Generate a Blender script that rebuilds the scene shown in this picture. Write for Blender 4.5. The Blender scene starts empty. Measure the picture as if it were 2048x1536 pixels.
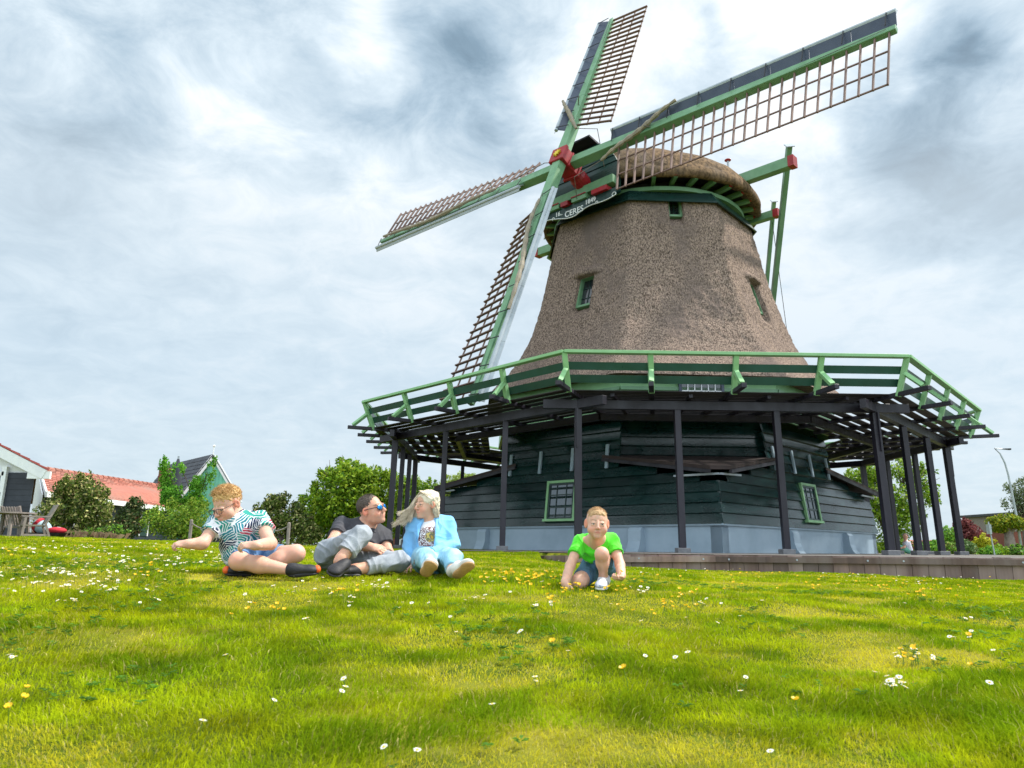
import bpy, bmesh, math, random
import numpy as np
from mathutils import Vector, Matrix, Euler

# ------------------------------------------------------------------ camera, sky, sun, exposure
scene = bpy.context.scene
COL = scene.collection
R = math.radians
CAMZ = 0.1065
cam = bpy.data.cameras.new("camera")
cam_o = bpy.data.objects.new("camera", cam)
COL.objects.link(cam_o)
PITCH, ROLL, F = 0.221, 0.0115, 1450.8
cam.sensor_width = 36.0
cam.lens = F / 2048 * 36.0
cam.clip_start = 0.05
cam.clip_end = 3000
_f = Vector((0, math.cos(PITCH), math.sin(PITCH)))
_r0 = Vector((1, 0, 0)); _u0 = Vector((0, -math.sin(PITCH), math.cos(PITCH)))
_r = _r0 * math.cos(ROLL) + _u0 * math.sin(ROLL)
_u = -_r0 * math.sin(ROLL) + _u0 * math.cos(ROLL)
_m = Matrix((_r, _u, -_f)).transposed().to_4x4()
_m.translation = Vector((0, 0, CAMZ))
cam_o.matrix_world = _m
cam.dof.use_dof = True
cam.dof.focus_distance = 7.5
cam.dof.aperture_fstop = 6.0
scene.camera = cam_o

SUN_EL, SUN_AZ = R(52), R(74)          # azimuth measured from +Y towards +X
def ray(x, y):                         # world direction through a point of the photograph (2048 px wide)
    return (_r * ((x - 1024) / F) + _u * ((768 - y) / F) + _f).normalized()

world = bpy.data.worlds.new("World"); scene.world = world; world.use_nodes = True
wn = world.node_tree; wn.nodes.clear()
def N(t, ty, **k):
    n = t.nodes.new(ty)
    for a, b in k.items(): setattr(n, a, b)
    return n
def math_(t, op, a, b=None, clamp=False):
    n = N(t, 'ShaderNodeMath', operation=op, use_clamp=clamp)
    for i, v in enumerate((a, b)):
        if v is None: continue
        if isinstance(v, (int, float)): n.inputs[i].default_value = v
        else: t.links.new(v, n.inputs[i])
    return n.outputs[0]
def mixc(t, fac, a, b, mode='MIX'):
    n = N(t, 'ShaderNodeMix', data_type='RGBA', blend_type=mode)
    for s, v in ((n.inputs[0], fac), (n.inputs[6], a), (n.inputs[7], b)):
        if isinstance(v, (int, float)): s.default_value = v
        elif isinstance(v, tuple): s.default_value = (*v[:3], 1)
        else: t.links.new(v, s)
    return n.outputs[2]
def ramp(t, x, pts, interp='LINEAR'):
    n = N(t, 'ShaderNodeValToRGB'); cr = n.color_ramp; cr.interpolation = interp
    while len(cr.elements) < len(pts): cr.elements.new(0.5)
    for e, (p, c) in zip(cr.elements, pts):
        e.position = p; e.color = (*c, 1) if isinstance(c, tuple) else (c, c, c, 1)
    t.links.new(x, n.inputs[0]); return n.outputs[0]
sky = N(wn, 'ShaderNodeTexSky', sky_type='NISHITA', sun_disc=False, sun_elevation=SUN_EL, sun_rotation=SUN_AZ)
sky.air_density = 1.0; sky.dust_density = 1.5
tc = N(wn, 'ShaderNodeTexCoord')
sep = N(wn, 'ShaderNodeSeparateXYZ'); wn.links.new(tc.outputs['Generated'], sep.inputs[0])
zc = math_(wn, 'ADD', math_(wn, 'MAXIMUM', sep.outputs[2], 0.0), 0.22)
cmb = N(wn, 'ShaderNodeCombineXYZ')
wn.links.new(math_(wn, 'DIVIDE', sep.outputs[0], zc), cmb.inputs[0])
wn.links.new(math_(wn, 'DIVIDE', sep.outputs[1], zc), cmb.inputs[1])
def wnoise(scale, detail, rough, dist=0.0, off=(0, 0, 0)):
    mp = N(wn, 'ShaderNodeMapping'); mp.inputs['Location'].default_value = off
    wn.links.new(cmb.outputs[0], mp.inputs[0])
    n = N(wn, 'ShaderNodeTexNoise'); n.inputs['Scale'].default_value = scale; n.inputs['Detail'].default_value = detail
    n.inputs['Roughness'].default_value = rough; n.inputs['Distortion'].default_value = dist
    wn.links.new(mp.outputs[0], n.inputs['Vector']); return n
n1 = wnoise(1.7, 10, 0.64, 0.35, (3.1, 0.4, 0)).outputs[0]
n2 = wnoise(6.5, 10, 0.64, 0.5, (8.1, 5.4, 0)).outputs[0]
n3 = wnoise(3.2, 5, 0.55, 0, (1, 7, 3)).outputs[1]
# direction warped by noise, for the individual cloud banks
wv = N(wn, 'ShaderNodeVectorMath', operation='SUBTRACT'); wn.links.new(n3, wv.inputs[0]); wv.inputs[1].default_value = (.5, .5, .5)
ws = N(wn, 'ShaderNodeVectorMath', operation='SCALE'); wn.links.new(wv.outputs[0], ws.inputs[0]); ws.inputs['Scale'].default_value = 0.20
wa = N(wn, 'ShaderNodeVectorMath', operation='ADD'); wn.links.new(tc.outputs['Generated'], wa.inputs[0]); wn.links.new(ws.outputs[0], wa.inputs[1])
wnm = N(wn, 'ShaderNodeVectorMath', operation='NORMALIZE'); wn.links.new(wa.outputs[0], wnm.inputs[0])
def bank(x, y, rx, amp):
    d = ray(x, y)
    n = N(wn, 'ShaderNodeVectorMath', operation='DOT_PRODUCT'); wn.links.new(wnm.outputs[0], n.inputs[0]); n.inputs[1].default_value = d
    s = (rx / F) ** 2 / 2
    e = math_(wn, 'EXPONENT', math_(wn, 'DIVIDE', math_(wn, 'SUBTRACT', n.outputs['Value'], 1.0), s))
    return math_(wn, 'MULTIPLY', e, amp)
acc = math_(wn, 'ADD', math_(wn, 'MULTIPLY', math_(wn, 'SUBTRACT', n1, 0.5), .50), math_(wn, 'MULTIPLY', math_(wn, 'SUBTRACT', n2, 0.5), 0.85))
for b in ((900, 80, 110, -.34), (960, 290, 130, -.28), (700, 215, 110, -.16), (1960, 130, 85, -.50), (1860, 330, 130, -.52), (2040, 420, 110, -.46), (1560, 160, 60, -.14), (1650, 300, 60, .14),
          (1730, 250, 80, -.22), (1450, 40, 45, -.28), (1420, 190, 90, -.15), (560, 60, 110, -.12), (330, 30, 130, -.12), (180, 230, 150, -.14), (60, 330, 160, -.16),
          (1190, 80, 110, .28), (1600, 60, 190, .22), (440, 160, 90, .25), (760, 90, 70, .28), (100, 120, 80, .12), (1650, 560, 160, .22), (1950, 640, 170, .2), (1500, 240, 90, .12),
          (450, 420, 170, .12), (800, 430, 150, .15), (640, 330, 130, -.1), (1080, 150, 60, .1), (1800, 210, 50, .2), (120, 620, 300, -.1), (1990, 250, 60, .25)):
    acc = math_(wn, 'ADD', acc, bank(*b))
lum = math_(wn, 'ADD', acc, 0.75, True)
cloud = ramp(wn, lum, [(0.0, (.105, .155, .205)), (0.28, (.205, .295, .375)), (0.50, (.36, .465, .555)), (0.74, (.58, .67, .735)), (0.95, (.82, .845, .86))])
# near the horizon the deck is an even veil of pale blue grey
veil = ramp(wn, sep.outputs[2], [(0.0, (.48, .575, .64)), (0.10, (.49, .585, .65)), (0.22, (.46, .56, .64)), (0.42, (.56, .63, .68)), (1.0, (.56, .63, .68))])
vf = ramp(wn, sep.outputs[2], [(0.0, 1.0), (0.18, .97), (0.36, .78), (0.56, .0)], 'EASE')
veilc = mixc(wn, 0.25, veil, cloud)
cl = mixc(wn, vf, cloud, veilc)
K = 0.10                                # background strength; the cloud light is divided by it
sc_ = N(wn, 'ShaderNodeVectorMath', operation='SCALE'); wn.links.new(cl, sc_.inputs[0]); sc_.inputs['Scale'].default_value = 0.95 / K
back = ramp(wn, math_(wn, 'ADD', math_(wn, 'MULTIPLY', sep.outputs[1], -.5), .5), [(.35, 1.0 / 2), (.75, 2.0 / 2)], 'EASE')   # sky brightened behind the viewer, added as unseen fill light
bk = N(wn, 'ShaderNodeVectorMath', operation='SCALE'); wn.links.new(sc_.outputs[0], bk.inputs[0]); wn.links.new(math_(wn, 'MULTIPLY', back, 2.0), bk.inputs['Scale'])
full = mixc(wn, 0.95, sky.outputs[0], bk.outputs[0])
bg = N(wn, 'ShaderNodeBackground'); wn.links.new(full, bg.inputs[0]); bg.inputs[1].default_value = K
wo = N(wn, 'ShaderNodeOutputWorld'); wn.links.new(bg.outputs[0], wo.inputs[0])

sun = bpy.data.lights.new("sun", 'SUN'); sun.energy = 4.2; sun.angle = R(4); sun.color = (1.0, .95, .86)
sun_o = bpy.data.objects.new("sun", sun); COL.objects.link(sun_o)
_sd = Vector((math.sin(SUN_AZ) * math.cos(SUN_EL), math.cos(SUN_AZ) * math.cos(SUN_EL), math.sin(SUN_EL)))
sun_o.rotation_euler = (-_sd).to_track_quat('-Z', 'Y').to_euler(); sun_o.location = _sd * 100
scene.view_settings.view_transform = 'Standard'; scene.view_settings.look = 'None'
scene.view_settings.exposure = 0.55; scene.view_settings.gamma = 1.0
scene.render.film_transparent = False
scene.cycles.max_bounces = 6; scene.cycles.transparent_max_bounces = 8

# ------------------------------------------------------------------ helpers
rng = np.random.default_rng(7); random.seed(7)
V = Vector
def tag(o, label=None, cat=None, group=None, kind=None):
    if label: o['label'] = label
    if cat: o['category'] = cat
    if group: o['group'] = group
    if kind: o['kind'] = kind
    return o
def empty(name, loc=(0, 0, 0), rz=0.0):
    o = bpy.data.objects.new(name, None); COL.objects.link(o); o.location = loc; o.rotation_euler = (0, 0, rz)
    o.empty_display_size = .2
    return o
def link(name, me, mat, parent=None):
    o = bpy.data.objects.new(name, me); COL.objects.link(o)
    if mat is not None:
        for m_ in (mat if isinstance(mat, (list, tuple)) else [mat]): me.materials.append(m_)
    if parent is not None: o.parent = parent
    return o
def mesh_np(name, vs, fs, smooth=False):
    """numpy mesh; fs: (n,k) array of equal-size faces or list of them"""
    me = bpy.data.meshes.new(name)
    vs = np.asarray(vs, np.float32)
    fl = fs if isinstance(fs, list) and isinstance(fs[0], np.ndarray) else [fs]
    fl = [np.asarray(f, np.int32) for f in fl if len(f)]
    me.vertices.add(len(vs)); me.vertices.foreach_set('co', vs.ravel())
    nl = sum(f.size for f in fl); nf = sum(len(f) for f in fl)
    me.loops.add(nl); me.polygons.add(nf)
    me.loops.foreach_set('vertex_index', np.concatenate([f.ravel() for f in fl]))
    tot = np.concatenate([np.full(len(f), f.shape[1], np.int32) for f in fl])
    st = np.concatenate([[0], np.cumsum(tot)[:-1]]).astype(np.int32)
    me.polygons.foreach_set('loop_start', st)
    me.update(calc_edges=True)
    if smooth: me.polygons.foreach_set('use_smooth', np.ones(nf, bool))
    me.update()
    return me
def setcol(me, cols, name='col'):
    a = me.color_attributes.new(name, 'FLOAT_COLOR', 'POINT')
    c = np.ones((len(me.vertices), 4), np.float32); c[:, :3] = cols
    a.data.foreach_set('color', c.ravel())
def basis(d, up=(0, 0, 1)):
    d = V(d).normalized(); up = V(up)
    if abs(d.dot(up)) > .995: up = V((0, 1, 0))
    s = d.cross(up).normalized(); u = s.cross(d).normalized()
    return d, s, u
class MB:
    def __init__(self): self.v = []; self.f = []; self.mi = []; self.r = []; self.m = 0
    def _add(self, vs, fs):
        o = len(self.v); self.v += [tuple(p) for p in vs]; rr = random.random()
        for f in fs: self.f.append(tuple(i + o for i in f)); self.mi.append(self.m); self.r.append(rr)
    def beam(self, a, b, w, h, up=(0, 0, 1), w2=None, h2=None):
        a, b = V(a), V(b); d, s, u = basis(b - a, up); w2 = w if w2 is None else w2; h2 = h if h2 is None else h2
        vs = [a + s * x * w / 2 + u * y * h / 2 for x, y in ((-1, -1), (1, -1), (1, 1), (-1, 1))] + [b + s * x * w2 / 2 + u * y * h2 / 2 for x, y in ((-1, -1), (1, -1), (1, 1), (-1, 1))]
        self._add(vs, [(0, 3, 2, 1), (4, 5, 6, 7), (0, 1, 5, 4), (1, 2, 6, 5), (2, 3, 7, 6), (3, 0, 4, 7)]); return self
    def box(self, c, s, rz=0.0):
        c = V(c); m = Matrix.Rotation(rz, 3, 'Z')
        vs = [c + m @ V((x * s[0] / 2, y * s[1] / 2, z * s[2] / 2)) for z in (-1, 1) for x, y in ((-1, -1), (1, -1), (1, 1), (-1, 1))]
        self._add(vs, [(0, 3, 2, 1), (4, 5, 6, 7), (0, 1, 5, 4), (1, 2, 6, 5), (2, 3, 7, 6), (3, 0, 4, 7)]); return self
    def hexa(self, vs):      # 8 points: bottom ring then top ring
        self._add(vs, [(0, 3, 2, 1), (4, 5, 6, 7), (0, 1, 5, 4), (1, 2, 6, 5), (2, 3, 7, 6), (3, 0, 4, 7)]); return self
    def tube(self, pts, r, n=8, caps=True):
        pts = [V(p) for p in pts]; rs = r if isinstance(r, (list, tuple)) else [r] * len(pts)
        vs = []; prev = None
        for i, p in enumerate(pts):
            d = (pts[min(i + 1, len(pts) - 1)] - pts[max(i - 1, 0)])
            if d.length < 1e-9: d = V((0, 0, 1))
            d.normalize()
            if prev is None: _, s, u = basis(d)
            else:
                s = prev - d * prev.dot(d)
                s = s.normalized() if s.length > 1e-6 else basis(d)[1]
                u = s.cross(d)
            prev = s
            vs += [p + (s * math.cos(2 * math.pi * k / n) + u * math.sin(2 * math.pi * k / n)) * rs[i] for k in range(n)]
        fs = [(i * n + k, i * n + (k + 1) % n, (i + 1) * n + (k + 1) % n, (i + 1) * n + k) for i in range(len(pts) - 1) for k in range(n)]
        if caps: fs += [tuple(range(n))[::-1], tuple((len(pts) - 1) * n + k for k in range(n))]
        self._add(vs, fs); return self
    def poly(self, pts, thick=None, nrm=None):
        pts = [V(p) for p in pts]; n = len(pts)
        if thick is None: self._add(pts, [tuple(range(n))]); return self
        nrm = V(nrm) if nrm is not None else (pts[1] - pts[0]).cross(pts[2] - pts[0]).normalized()
        vs = pts + [p + nrm * thick for p in pts]
        self._add(vs, [tuple(range(n))[::-1], tuple(range(n, 2 * n))] + [(i, (i + 1) % n, n + (i + 1) % n, n + i) for i in range(n)]); return self
    def ell(self, c, r, n=10, m=8, rot=None):
        c = V(c); r = (r, r, r) if isinstance(r, (int, float)) else r
        vs = [V((0, 0, -r[2]))]
        for j in range(1, m):
            t = -math.pi / 2 + math.pi * j / m
            vs += [V((r[0] * math.cos(t) * math.cos(2 * math.pi * k / n), r[1] * math.cos(t) * math.sin(2 * math.pi * k / n), r[2] * math.sin(t))) for k in range(n)]
        vs.append(V((0, 0, r[2]))); L = len(vs) - 1
        if rot is not None: vs = [rot @ p for p in vs]
        fs = [(0, 1 + (k + 1) % n, 1 + k) for k in range(n)] + [(L, L - n + k, L - n + (k + 1) % n) for k in range(n)]
        fs += [(1 + j * n + k, 1 + j * n + (k + 1) % n, 1 + (j + 1) * n + (k + 1) % n, 1 + (j + 1) * n + k) for j in range(m - 2) for k in range(n)]
        self._add([c + p for p in vs], fs); return self
    def build(self, name, mat, parent=None, smooth=False, bevel=0.0):
        me = bpy.data.meshes.new(name); me.from_pydata(self.v, [], self.f)
        o = link(name, me, mat, parent)
        me.polygons.foreach_set('material_index', self.mi)
        a = me.attributes.new('rnd', 'FLOAT', 'FACE'); a.data.foreach_set('value', self.r)
        if smooth: me.polygons.foreach_set('use_smooth', [True] * len(self.f))
        me.update()
        if bevel:
            b = o.modifiers.new('bevel', 'BEVEL'); b.width = bevel; b.segments = 1; b.limit_method = 'ANGLE'
        return o

def vnoise(x, y, seed=0, n=256):
    g = np.random.default_rng(seed).random((n, n)); xi = np.floor(x).astype(int); yi = np.floor(y).astype(int)
    fx = x - xi; fy = y - yi; fx = fx * fx * (3 - 2 * fx); fy = fy * fy * (3 - 2 * fy)
    a = g[xi % n, yi % n]; b = g[(xi + 1) % n, yi % n]; c = g[xi % n, (yi + 1) % n]; d = g[(xi + 1) % n, (yi + 1) % n]
    return (a * (1 - fx) + b * fx) * (1 - fy) + (c * (1 - fx) + d * fx) * fy
def fbm(x, y, seed=0, o=4):
    s = 0; a = .5; t = 0
    for i in range(o): s = s + a * vnoise(x * 2 ** i + 17.3 * i, y * 2 ** i + 5.1 * i, seed + i); t += a; a *= .5
    return s / t

# ------------------------------------------------------------------ materials
def pm(name, c1, c2=None, scale=4, rough=.6, bump=0.0, bscale=None, stretch=(1, 1, 1), rnd=0.0, spec=.4, detail=6, metal=0, coat=0, trans=0, attr=None, lo=.35, hi=.65, c3=None, c3scale=1.0, dist=.01, sheen=0):
    m = bpy.data.materials.new(name); m.use_nodes = True; t = m.node_tree; b = t.nodes['Principled BSDF']
    b.inputs['Roughness'].default_value = rough; b.inputs['Specular IOR Level'].default_value = spec; b.inputs['Metallic'].default_value = metal
    if coat: b.inputs['Coat Weight'].default_value = coat; b.inputs['Coat Roughness'].default_value = .15
    if sheen: b.inputs['Sheen Weight'].default_value = sheen
    tcn = N(t, 'ShaderNodeTexCoord'); mp = N(t, 'ShaderNodeMapping'); mp.inputs['Scale'].default_value = stretch
    t.links.new(tcn.outputs['Object'], mp.inputs[0])
    def ns(s, d=detail, r=.6):
        n = N(t, 'ShaderNodeTexNoise'); n.inputs['Scale'].default_value = s; n.inputs['Detail'].default_value = d; n.inputs['Roughness'].default_value = r
        t.links.new(mp.outputs[0], n.inputs['Vector']); return n.outputs[0]
    c2 = c2 or tuple(x * .75 for x in c1)
    if attr:
        at = N(t, 'ShaderNodeAttribute', attribute_name=attr); base = at.outputs['Color']
        nz = ramp(t, ns(scale), [(lo, 1 - (1 - .82)), (hi, 1.12)])
        col = mixc(t, 1.0, base, nz, 'MULTIPLY')
    else:
        nz = ramp(t, ns(scale), [(lo, 0.0), (hi, 1.0)])
        col = mixc(t, nz, c1, c2)
    if c3:
        col = mixc(t, ramp(t, ns(c3scale, 4), [(.48, 0.0), (.68, 1.0)]), col, c3)
    if rnd:
        at = N(t, 'ShaderNodeAttribute', attribute_name='rnd')
        mul = math_(t, 'ADD', math_(t, 'MULTIPLY', at.outputs['Fac'], 2 * rnd), 1 - rnd)
        vm = N(t, 'ShaderNodeVectorMath', operation='SCALE'); t.links.new(col, vm.inputs[0]); t.links.new(mul, vm.inputs['Scale']); col = vm.outputs[0]
    t.links.new(col, b.inputs['Base Color'])
    t.links.new(ramp(t, ns(scale * .6, 4), [(.3, max(rough - .1, .03)), (.7, min(rough + .12, 1))]), b.inputs['Roughness'])
    if bump:
        bp = N(t, 'ShaderNodeBump'); bp.inputs['Strength'].default_value = bump; bp.inputs['Distance'].default_value = dist
        t.links.new(ns(bscale or scale * 4), bp.inputs['Height']); t.links.new(bp.outputs[0], b.inputs['Normal'])
    if trans:
        tr = N(t, 'ShaderNodeBsdfTranslucent'); t.links.new(col, tr.inputs[0]); mx = N(t, 'ShaderNodeMixShader'); mx.inputs[0].default_value = trans
        t.links.new(b.outputs[0], mx.inputs[1]); t.links.new(tr.outputs[0], mx.inputs[2]); t.links.new(mx.outputs[0], t.nodes['Material Output'].inputs[0])
    return m
M = {}
M['thatch'] = pm('thatch', (.48, .36, .29), (.10, .072, .06), 30, .95, 1.0, 44, (1, 1, .45), detail=12, lo=.40, hi=.61, c3=(.22, .17, .15), c3scale=.7, spec=.05, dist=.09)
M['cap_thatch'] = pm('cap_thatch', (.27, .175, .10), (.085, .056, .036), 9, .95, 1, 30, (1, 1, .5), detail=8, lo=.38, hi=.62, c3=(.17, .13, .10), c3scale=.9, spec=.1, dist=.05)
M['green'] = pm('green_paint', (.15, .30, .16), (.12, .25, .135), 3, .45, .15, 40, rnd=.08, c3=(.18, .33, .20), c3scale=1.3)
M['lgreen'] = pm('light_green_paint', (.25, .48, .23), (.21, .42, .19), 3, .4, .15, 30, rnd=.08)
M['dgreen'] = pm('dark_green_paint', (.006, .028, .024), (.010, .040, .033), 2.5, .32, .15, 30, (1, 1, 4), rnd=.2, c3=(.012, .03, .028), c3scale=1.0)
M['railboard'] = pm('dark_green_rail_board', (.008, .045, .032), (.012, .06, .045), 2.5, .35, .15, 30, rnd=.2)
M['siding'] = pm('dark_siding_paint', (.003, .016, .016), (.006, .028, .026), 1.6, .17, .22, 14, (1, 1, 3), rnd=.35, c3=(.012, .035, .033), c3scale=1.4, coat=.0, spec=.55)
M['siding'].node_tree.nodes['Principled BSDF'].inputs['IOR'].default_value = 1.5
M['beam'] = pm('black_stained_timber', (.012, .010, .018), (.022, .018, .028), 5, .42, .3, 40, (1, 1, .3), rnd=.2)
M['deck'] = pm('deck_board', (.035, .027, .026), (.018, .014, .015), 5, .6, .3, 40, rnd=.35)
M['red'] = pm('red_paint', (.34, .012, .018), (.24, .01, .014), 4, .4, .2, 25)
M['white'] = pm('white_paint', (.78, .80, .80), (.70, .72, .74), 4, .45)
M['yellow'] = pm('yellow_paint', (.75, .55, .03), None, 4, .4)
M['navy'] = pm('slate_sail_board', (.035, .05, .085), (.05, .065, .10), 2, .4, .1, 20)
M['greyblue'] = pm('grey_blue_paint', (.34, .43, .51), (.29, .38, .46), 1.2, .55, .25, 12, c3=(.26, .34, .41), c3scale=.7)
M['grey'] = pm('grey_metal', (.42, .46, .50), (.33, .37, .42), 3, .4, .1, 20)
M['lath'] = pm('sail_lath', (.21, .13, .11), (.16, .10, .085), 4, .6, .2, 30, rnd=.15)
M['cloth'] = pm('sail_cloth', (.34, .28, .20), (.24, .21, .17), 8, .85, .5, 40)
M['brownboard'] = pm('brown_stained_board', (.050, .031, .029), (.032, .021, .020), 4, .7, .3, 20)
M['glass'] = pm('window_glass', (.02, .025, .03), (.03, .035, .04), 1, .03, spec=1.0)
M['rope'] = pm('rope', (.16, .14, .12), None, 30, .8)
M['iron'] = pm('dark_iron', (.03, .03, .035), None, 10, .5)
M['wall_wood'] = pm('weathered_hardwood', (.22, .145, .12), (.13, .085, .075), 6, .75, .4, 40, (1, 1, .15), rnd=.35, c3=(.26, .20, .18), c3scale=2)
M['concrete'] = pm('concrete', (.20, .20, .21), (.14, .14, .15), 9, .8, .3, 40)
# ------------------------------------------------------------------ ground
WALL = [(0.55, 14.6), (1.0, 13.6), (6.15, 12.4), (14.0, 10.2)]        # line of the timber retaining wall
def wall_y(x):
    xs = [p[0] for p in WALL]; ys = [p[1] for p in WALL]
    return np.interp(x, xs, ys)
def sm(t): t = np.clip(t, 0, 1); return t * t * (3 - 2 * t)
def ground_z(x, y):
    x = np.asarray(x, float); y = np.asarray(y, float)
    b = -.13 + .06 * sm((y - 5.5) / 7) - .47 * (1 - sm((y + 1.0) / 6.8)) ** 1.0
    side = np.where(x > 0, -.036 * x, -.030 * x) * sm((y + .5) / 6.5)
    side = np.clip(side, -.26, .24)
    z = b + side + (fbm(x * .9 + 50, y * .9 + 50, 3, 3) - .5) * .05
    far = sm((y - 13) / 8); z = z * (1 - far) + np.minimum(z, .02) * far * .0 + far * .03
    z = z - .075 * sm((x + .3) / 1.2) * (1 - sm((x - 3.0) / 2.5)) * sm((y - 8.2) / 2.5)
    # terrace behind the retaining wall
    back = (x > .55) & (y > wall_y(x) + .16)
    z = np.where(back, .0, z)
    left = (x <= .55) & (y > 12.0); tl = sm((x - (-1.6)) / 2.1) * sm((y - 12.4) / 1.8)
    z = np.where(left, z * (1 - tl), z)
    return z
def gz(x, y): return float(ground_z(np.array([x]), np.array([y]))[0])
# ground sheet: fine near the camera, coarse to the horizon
def axis(parts):
    out = []
    for a, b, s in parts: out += list(np.arange(a, b, s))
    return np.array(out)
gx = axis([(-900, -60, 60), (-60, -14, 2), (-14, 16, .11), (16, 60, 2), (60, 901, 60)])
gy = axis([(-60, -4, 4), (-4, 17, .11), (17, 60, 1), (60, 901, 60)])
GX, GY = np.meshgrid(gx, gy); GZ = ground_z(GX, GY)
nx, ny = len(gx), len(gy)
ii = (np.arange(ny - 1)[:, None] * nx + np.arange(nx - 1)[None]).ravel()
me = mesh_np('ground', np.stack([GX, GY, GZ], -1).reshape(-1, 3), np.stack([ii, ii + 1, ii + nx + 1, ii + nx], -1), True)
M['soil'] = pm('lawn_soil', (.11, .14, .012), (.05, .075, .010), 6, .95, .8, 30, c3=(.30, .26, .04), c3scale=.8, spec=.02)
tag(link('ground', me, M['soil']), kind='structure')

mb = MB(); pts = [(.9, 14.4), (1.4, 13.75), (6.15, 12.62), (14.0, 10.42), (19, 12), (18.5, 30), (12, 38), (-2, 37), (-7, 30), (-6.5, 20)]
mb.poly([(x_, y_, .018) for x_, y_ in pts]); M['gravel'] = pm('grey_gravel', (.17, .155, .14), (.10, .09, .085), 9, .95, .6, 60)
tag(mb.build('terrace', M['gravel']), kind='structure')
# ------------------------------------------------------------------ windmill
MC = V((5.169, 26.104, 0)); TH = .0109
wm = empty('windmill', MC)
tag(wm, 'tall thatched windmill with green sails, dark siding and a railed stage', 'windmill')
def L(x, y, z):                        # mill frame: -y faces the viewer
    c, s = math.cos(TH), math.sin(TH)
    return V((c * x - s * y, s * x + c * y, z))
# --- thatched octagonal body
TT = TH + .035
prof_z = [4.95, 5.15, 5.6, 6.2, 7.1, 8.3, 9.4, 10.4, 11.2, 11.75]
prof_a = [6.05, 5.95, 5.52, 5.08, 4.62, 4.24, 3.96, 3.76, 3.60, 3.52]
NA, NZ = 720, 230
zz = np.linspace(4.95, 11.75, NZ); ap = np.interp(zz, prof_z, prof_a)
k_ = np.ones(9) / 9; ap = np.convolve(np.pad(ap, 4, mode='edge'), k_, 'valid')
ph = np.arange(NA) / NA * 2 * np.pi
loc = ((ph + np.pi / 8) % (np.pi / 4)) - np.pi / 8
edge = 1 / np.cos(loc); soft = np.minimum(edge, 1.077); rf = .985 * soft + .015 * 1.03
PH, ZZ = np.meshgrid(ph - np.pi / 2 + TT, zz)
RR = ap[:, None] * rf[None]
RR = RR + (fbm(PH * 14 + 9, ZZ * 3, 5, 4) - .5) * .07 + (fbm(PH * 70 + 9, ZZ * 9, 9, 3) - .5) * .06
TX, TY = RR * np.cos(PH), RR * np.sin(PH)
def face_sz(fa):                       # s (along face) and apothem distance for a face direction
    a = -np.pi / 2 + TT + fa
    return -TX * math.sin(a) + TY * math.cos(a), TX * math.cos(a) + TY * math.sin(a), a
wins = [(-np.pi / 4, 0.02, 8.5, .62, 1.15), (np.pi / 4, 0.05, 8.45, .62, 1.15), (0, .12, 11.42, .42, .72), (np.pi * .75, 0, 8.5, .6, 1.1), (-np.pi * .75, 0, 8.5, .6, 1.1)]
for fa, s0, z0, w, h in wins:
    s, d, a = face_sz(fa)
    inside = (np.abs(s - s0) < w / 2 + .02) & (ZZ > z0 - h / 2) & (ZZ < z0 + h / 2 + (.3 if z0 > 11 else 0)) & (d > 0)
    low = (np.abs(s - s0) < w / 2 + .02) & (ZZ <= z0 - h / 2) & (ZZ > z0 - h / 2 - .45) & (d > 0)
    pull = np.where(inside, .42, 0) + np.where(low, .42 * np.clip(1 - (z0 - h / 2 - ZZ) / .45, 0, 1) * .75, 0)
    if z0 < 11:                        # thatch eyebrow above the opening
        brow = np.exp(-((s - s0) / (w * .85)) ** 4) * np.exp(-((ZZ - z0 - h / 2 - .12) / .16) ** 2) * (d > 0) * (ZZ > z0 + h / 2)
        pull = pull - brow * .16
    TX -= pull * math.cos(a); TY -= pull * math.sin(a)
vs = np.stack([TX, TY, ZZ], -1).reshape(-1, 3)
i0 = (np.arange(NZ - 1)[:, None] * NA + np.arange(NA)[None]).ravel(); i1 = (np.arange(NZ - 1)[:, None] * NA + (np.arange(NA)[None] + 1) % NA).ravel()
body = link('thatched_body', mesh_np('thatched_body', vs, np.stack([i0, i1, i1 + NA, i0 + NA], -1), True), M['thatch'], wm)
tag(body, 'grey brown thatched octagonal body of the mill')
# underside of the thatch skirt
mb = MB()
def octp(apo, z, k, th=TT):
    a = -math.pi / 2 - math.pi / 8 + k * math.pi / 4 + th; r = apo / math.cos(math.pi / 8)
    return V((r * math.cos(a), r * math.sin(a), z))
for k in range(8): mb.poly([octp(6.0, 4.97, k), octp(6.0, 4.97, k + 1), octp(5.35, 5.0, k + 1), octp(5.35, 5.0, k)][::-1])
mb.build('thatch_underside', M['cap_thatch'], wm)
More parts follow.
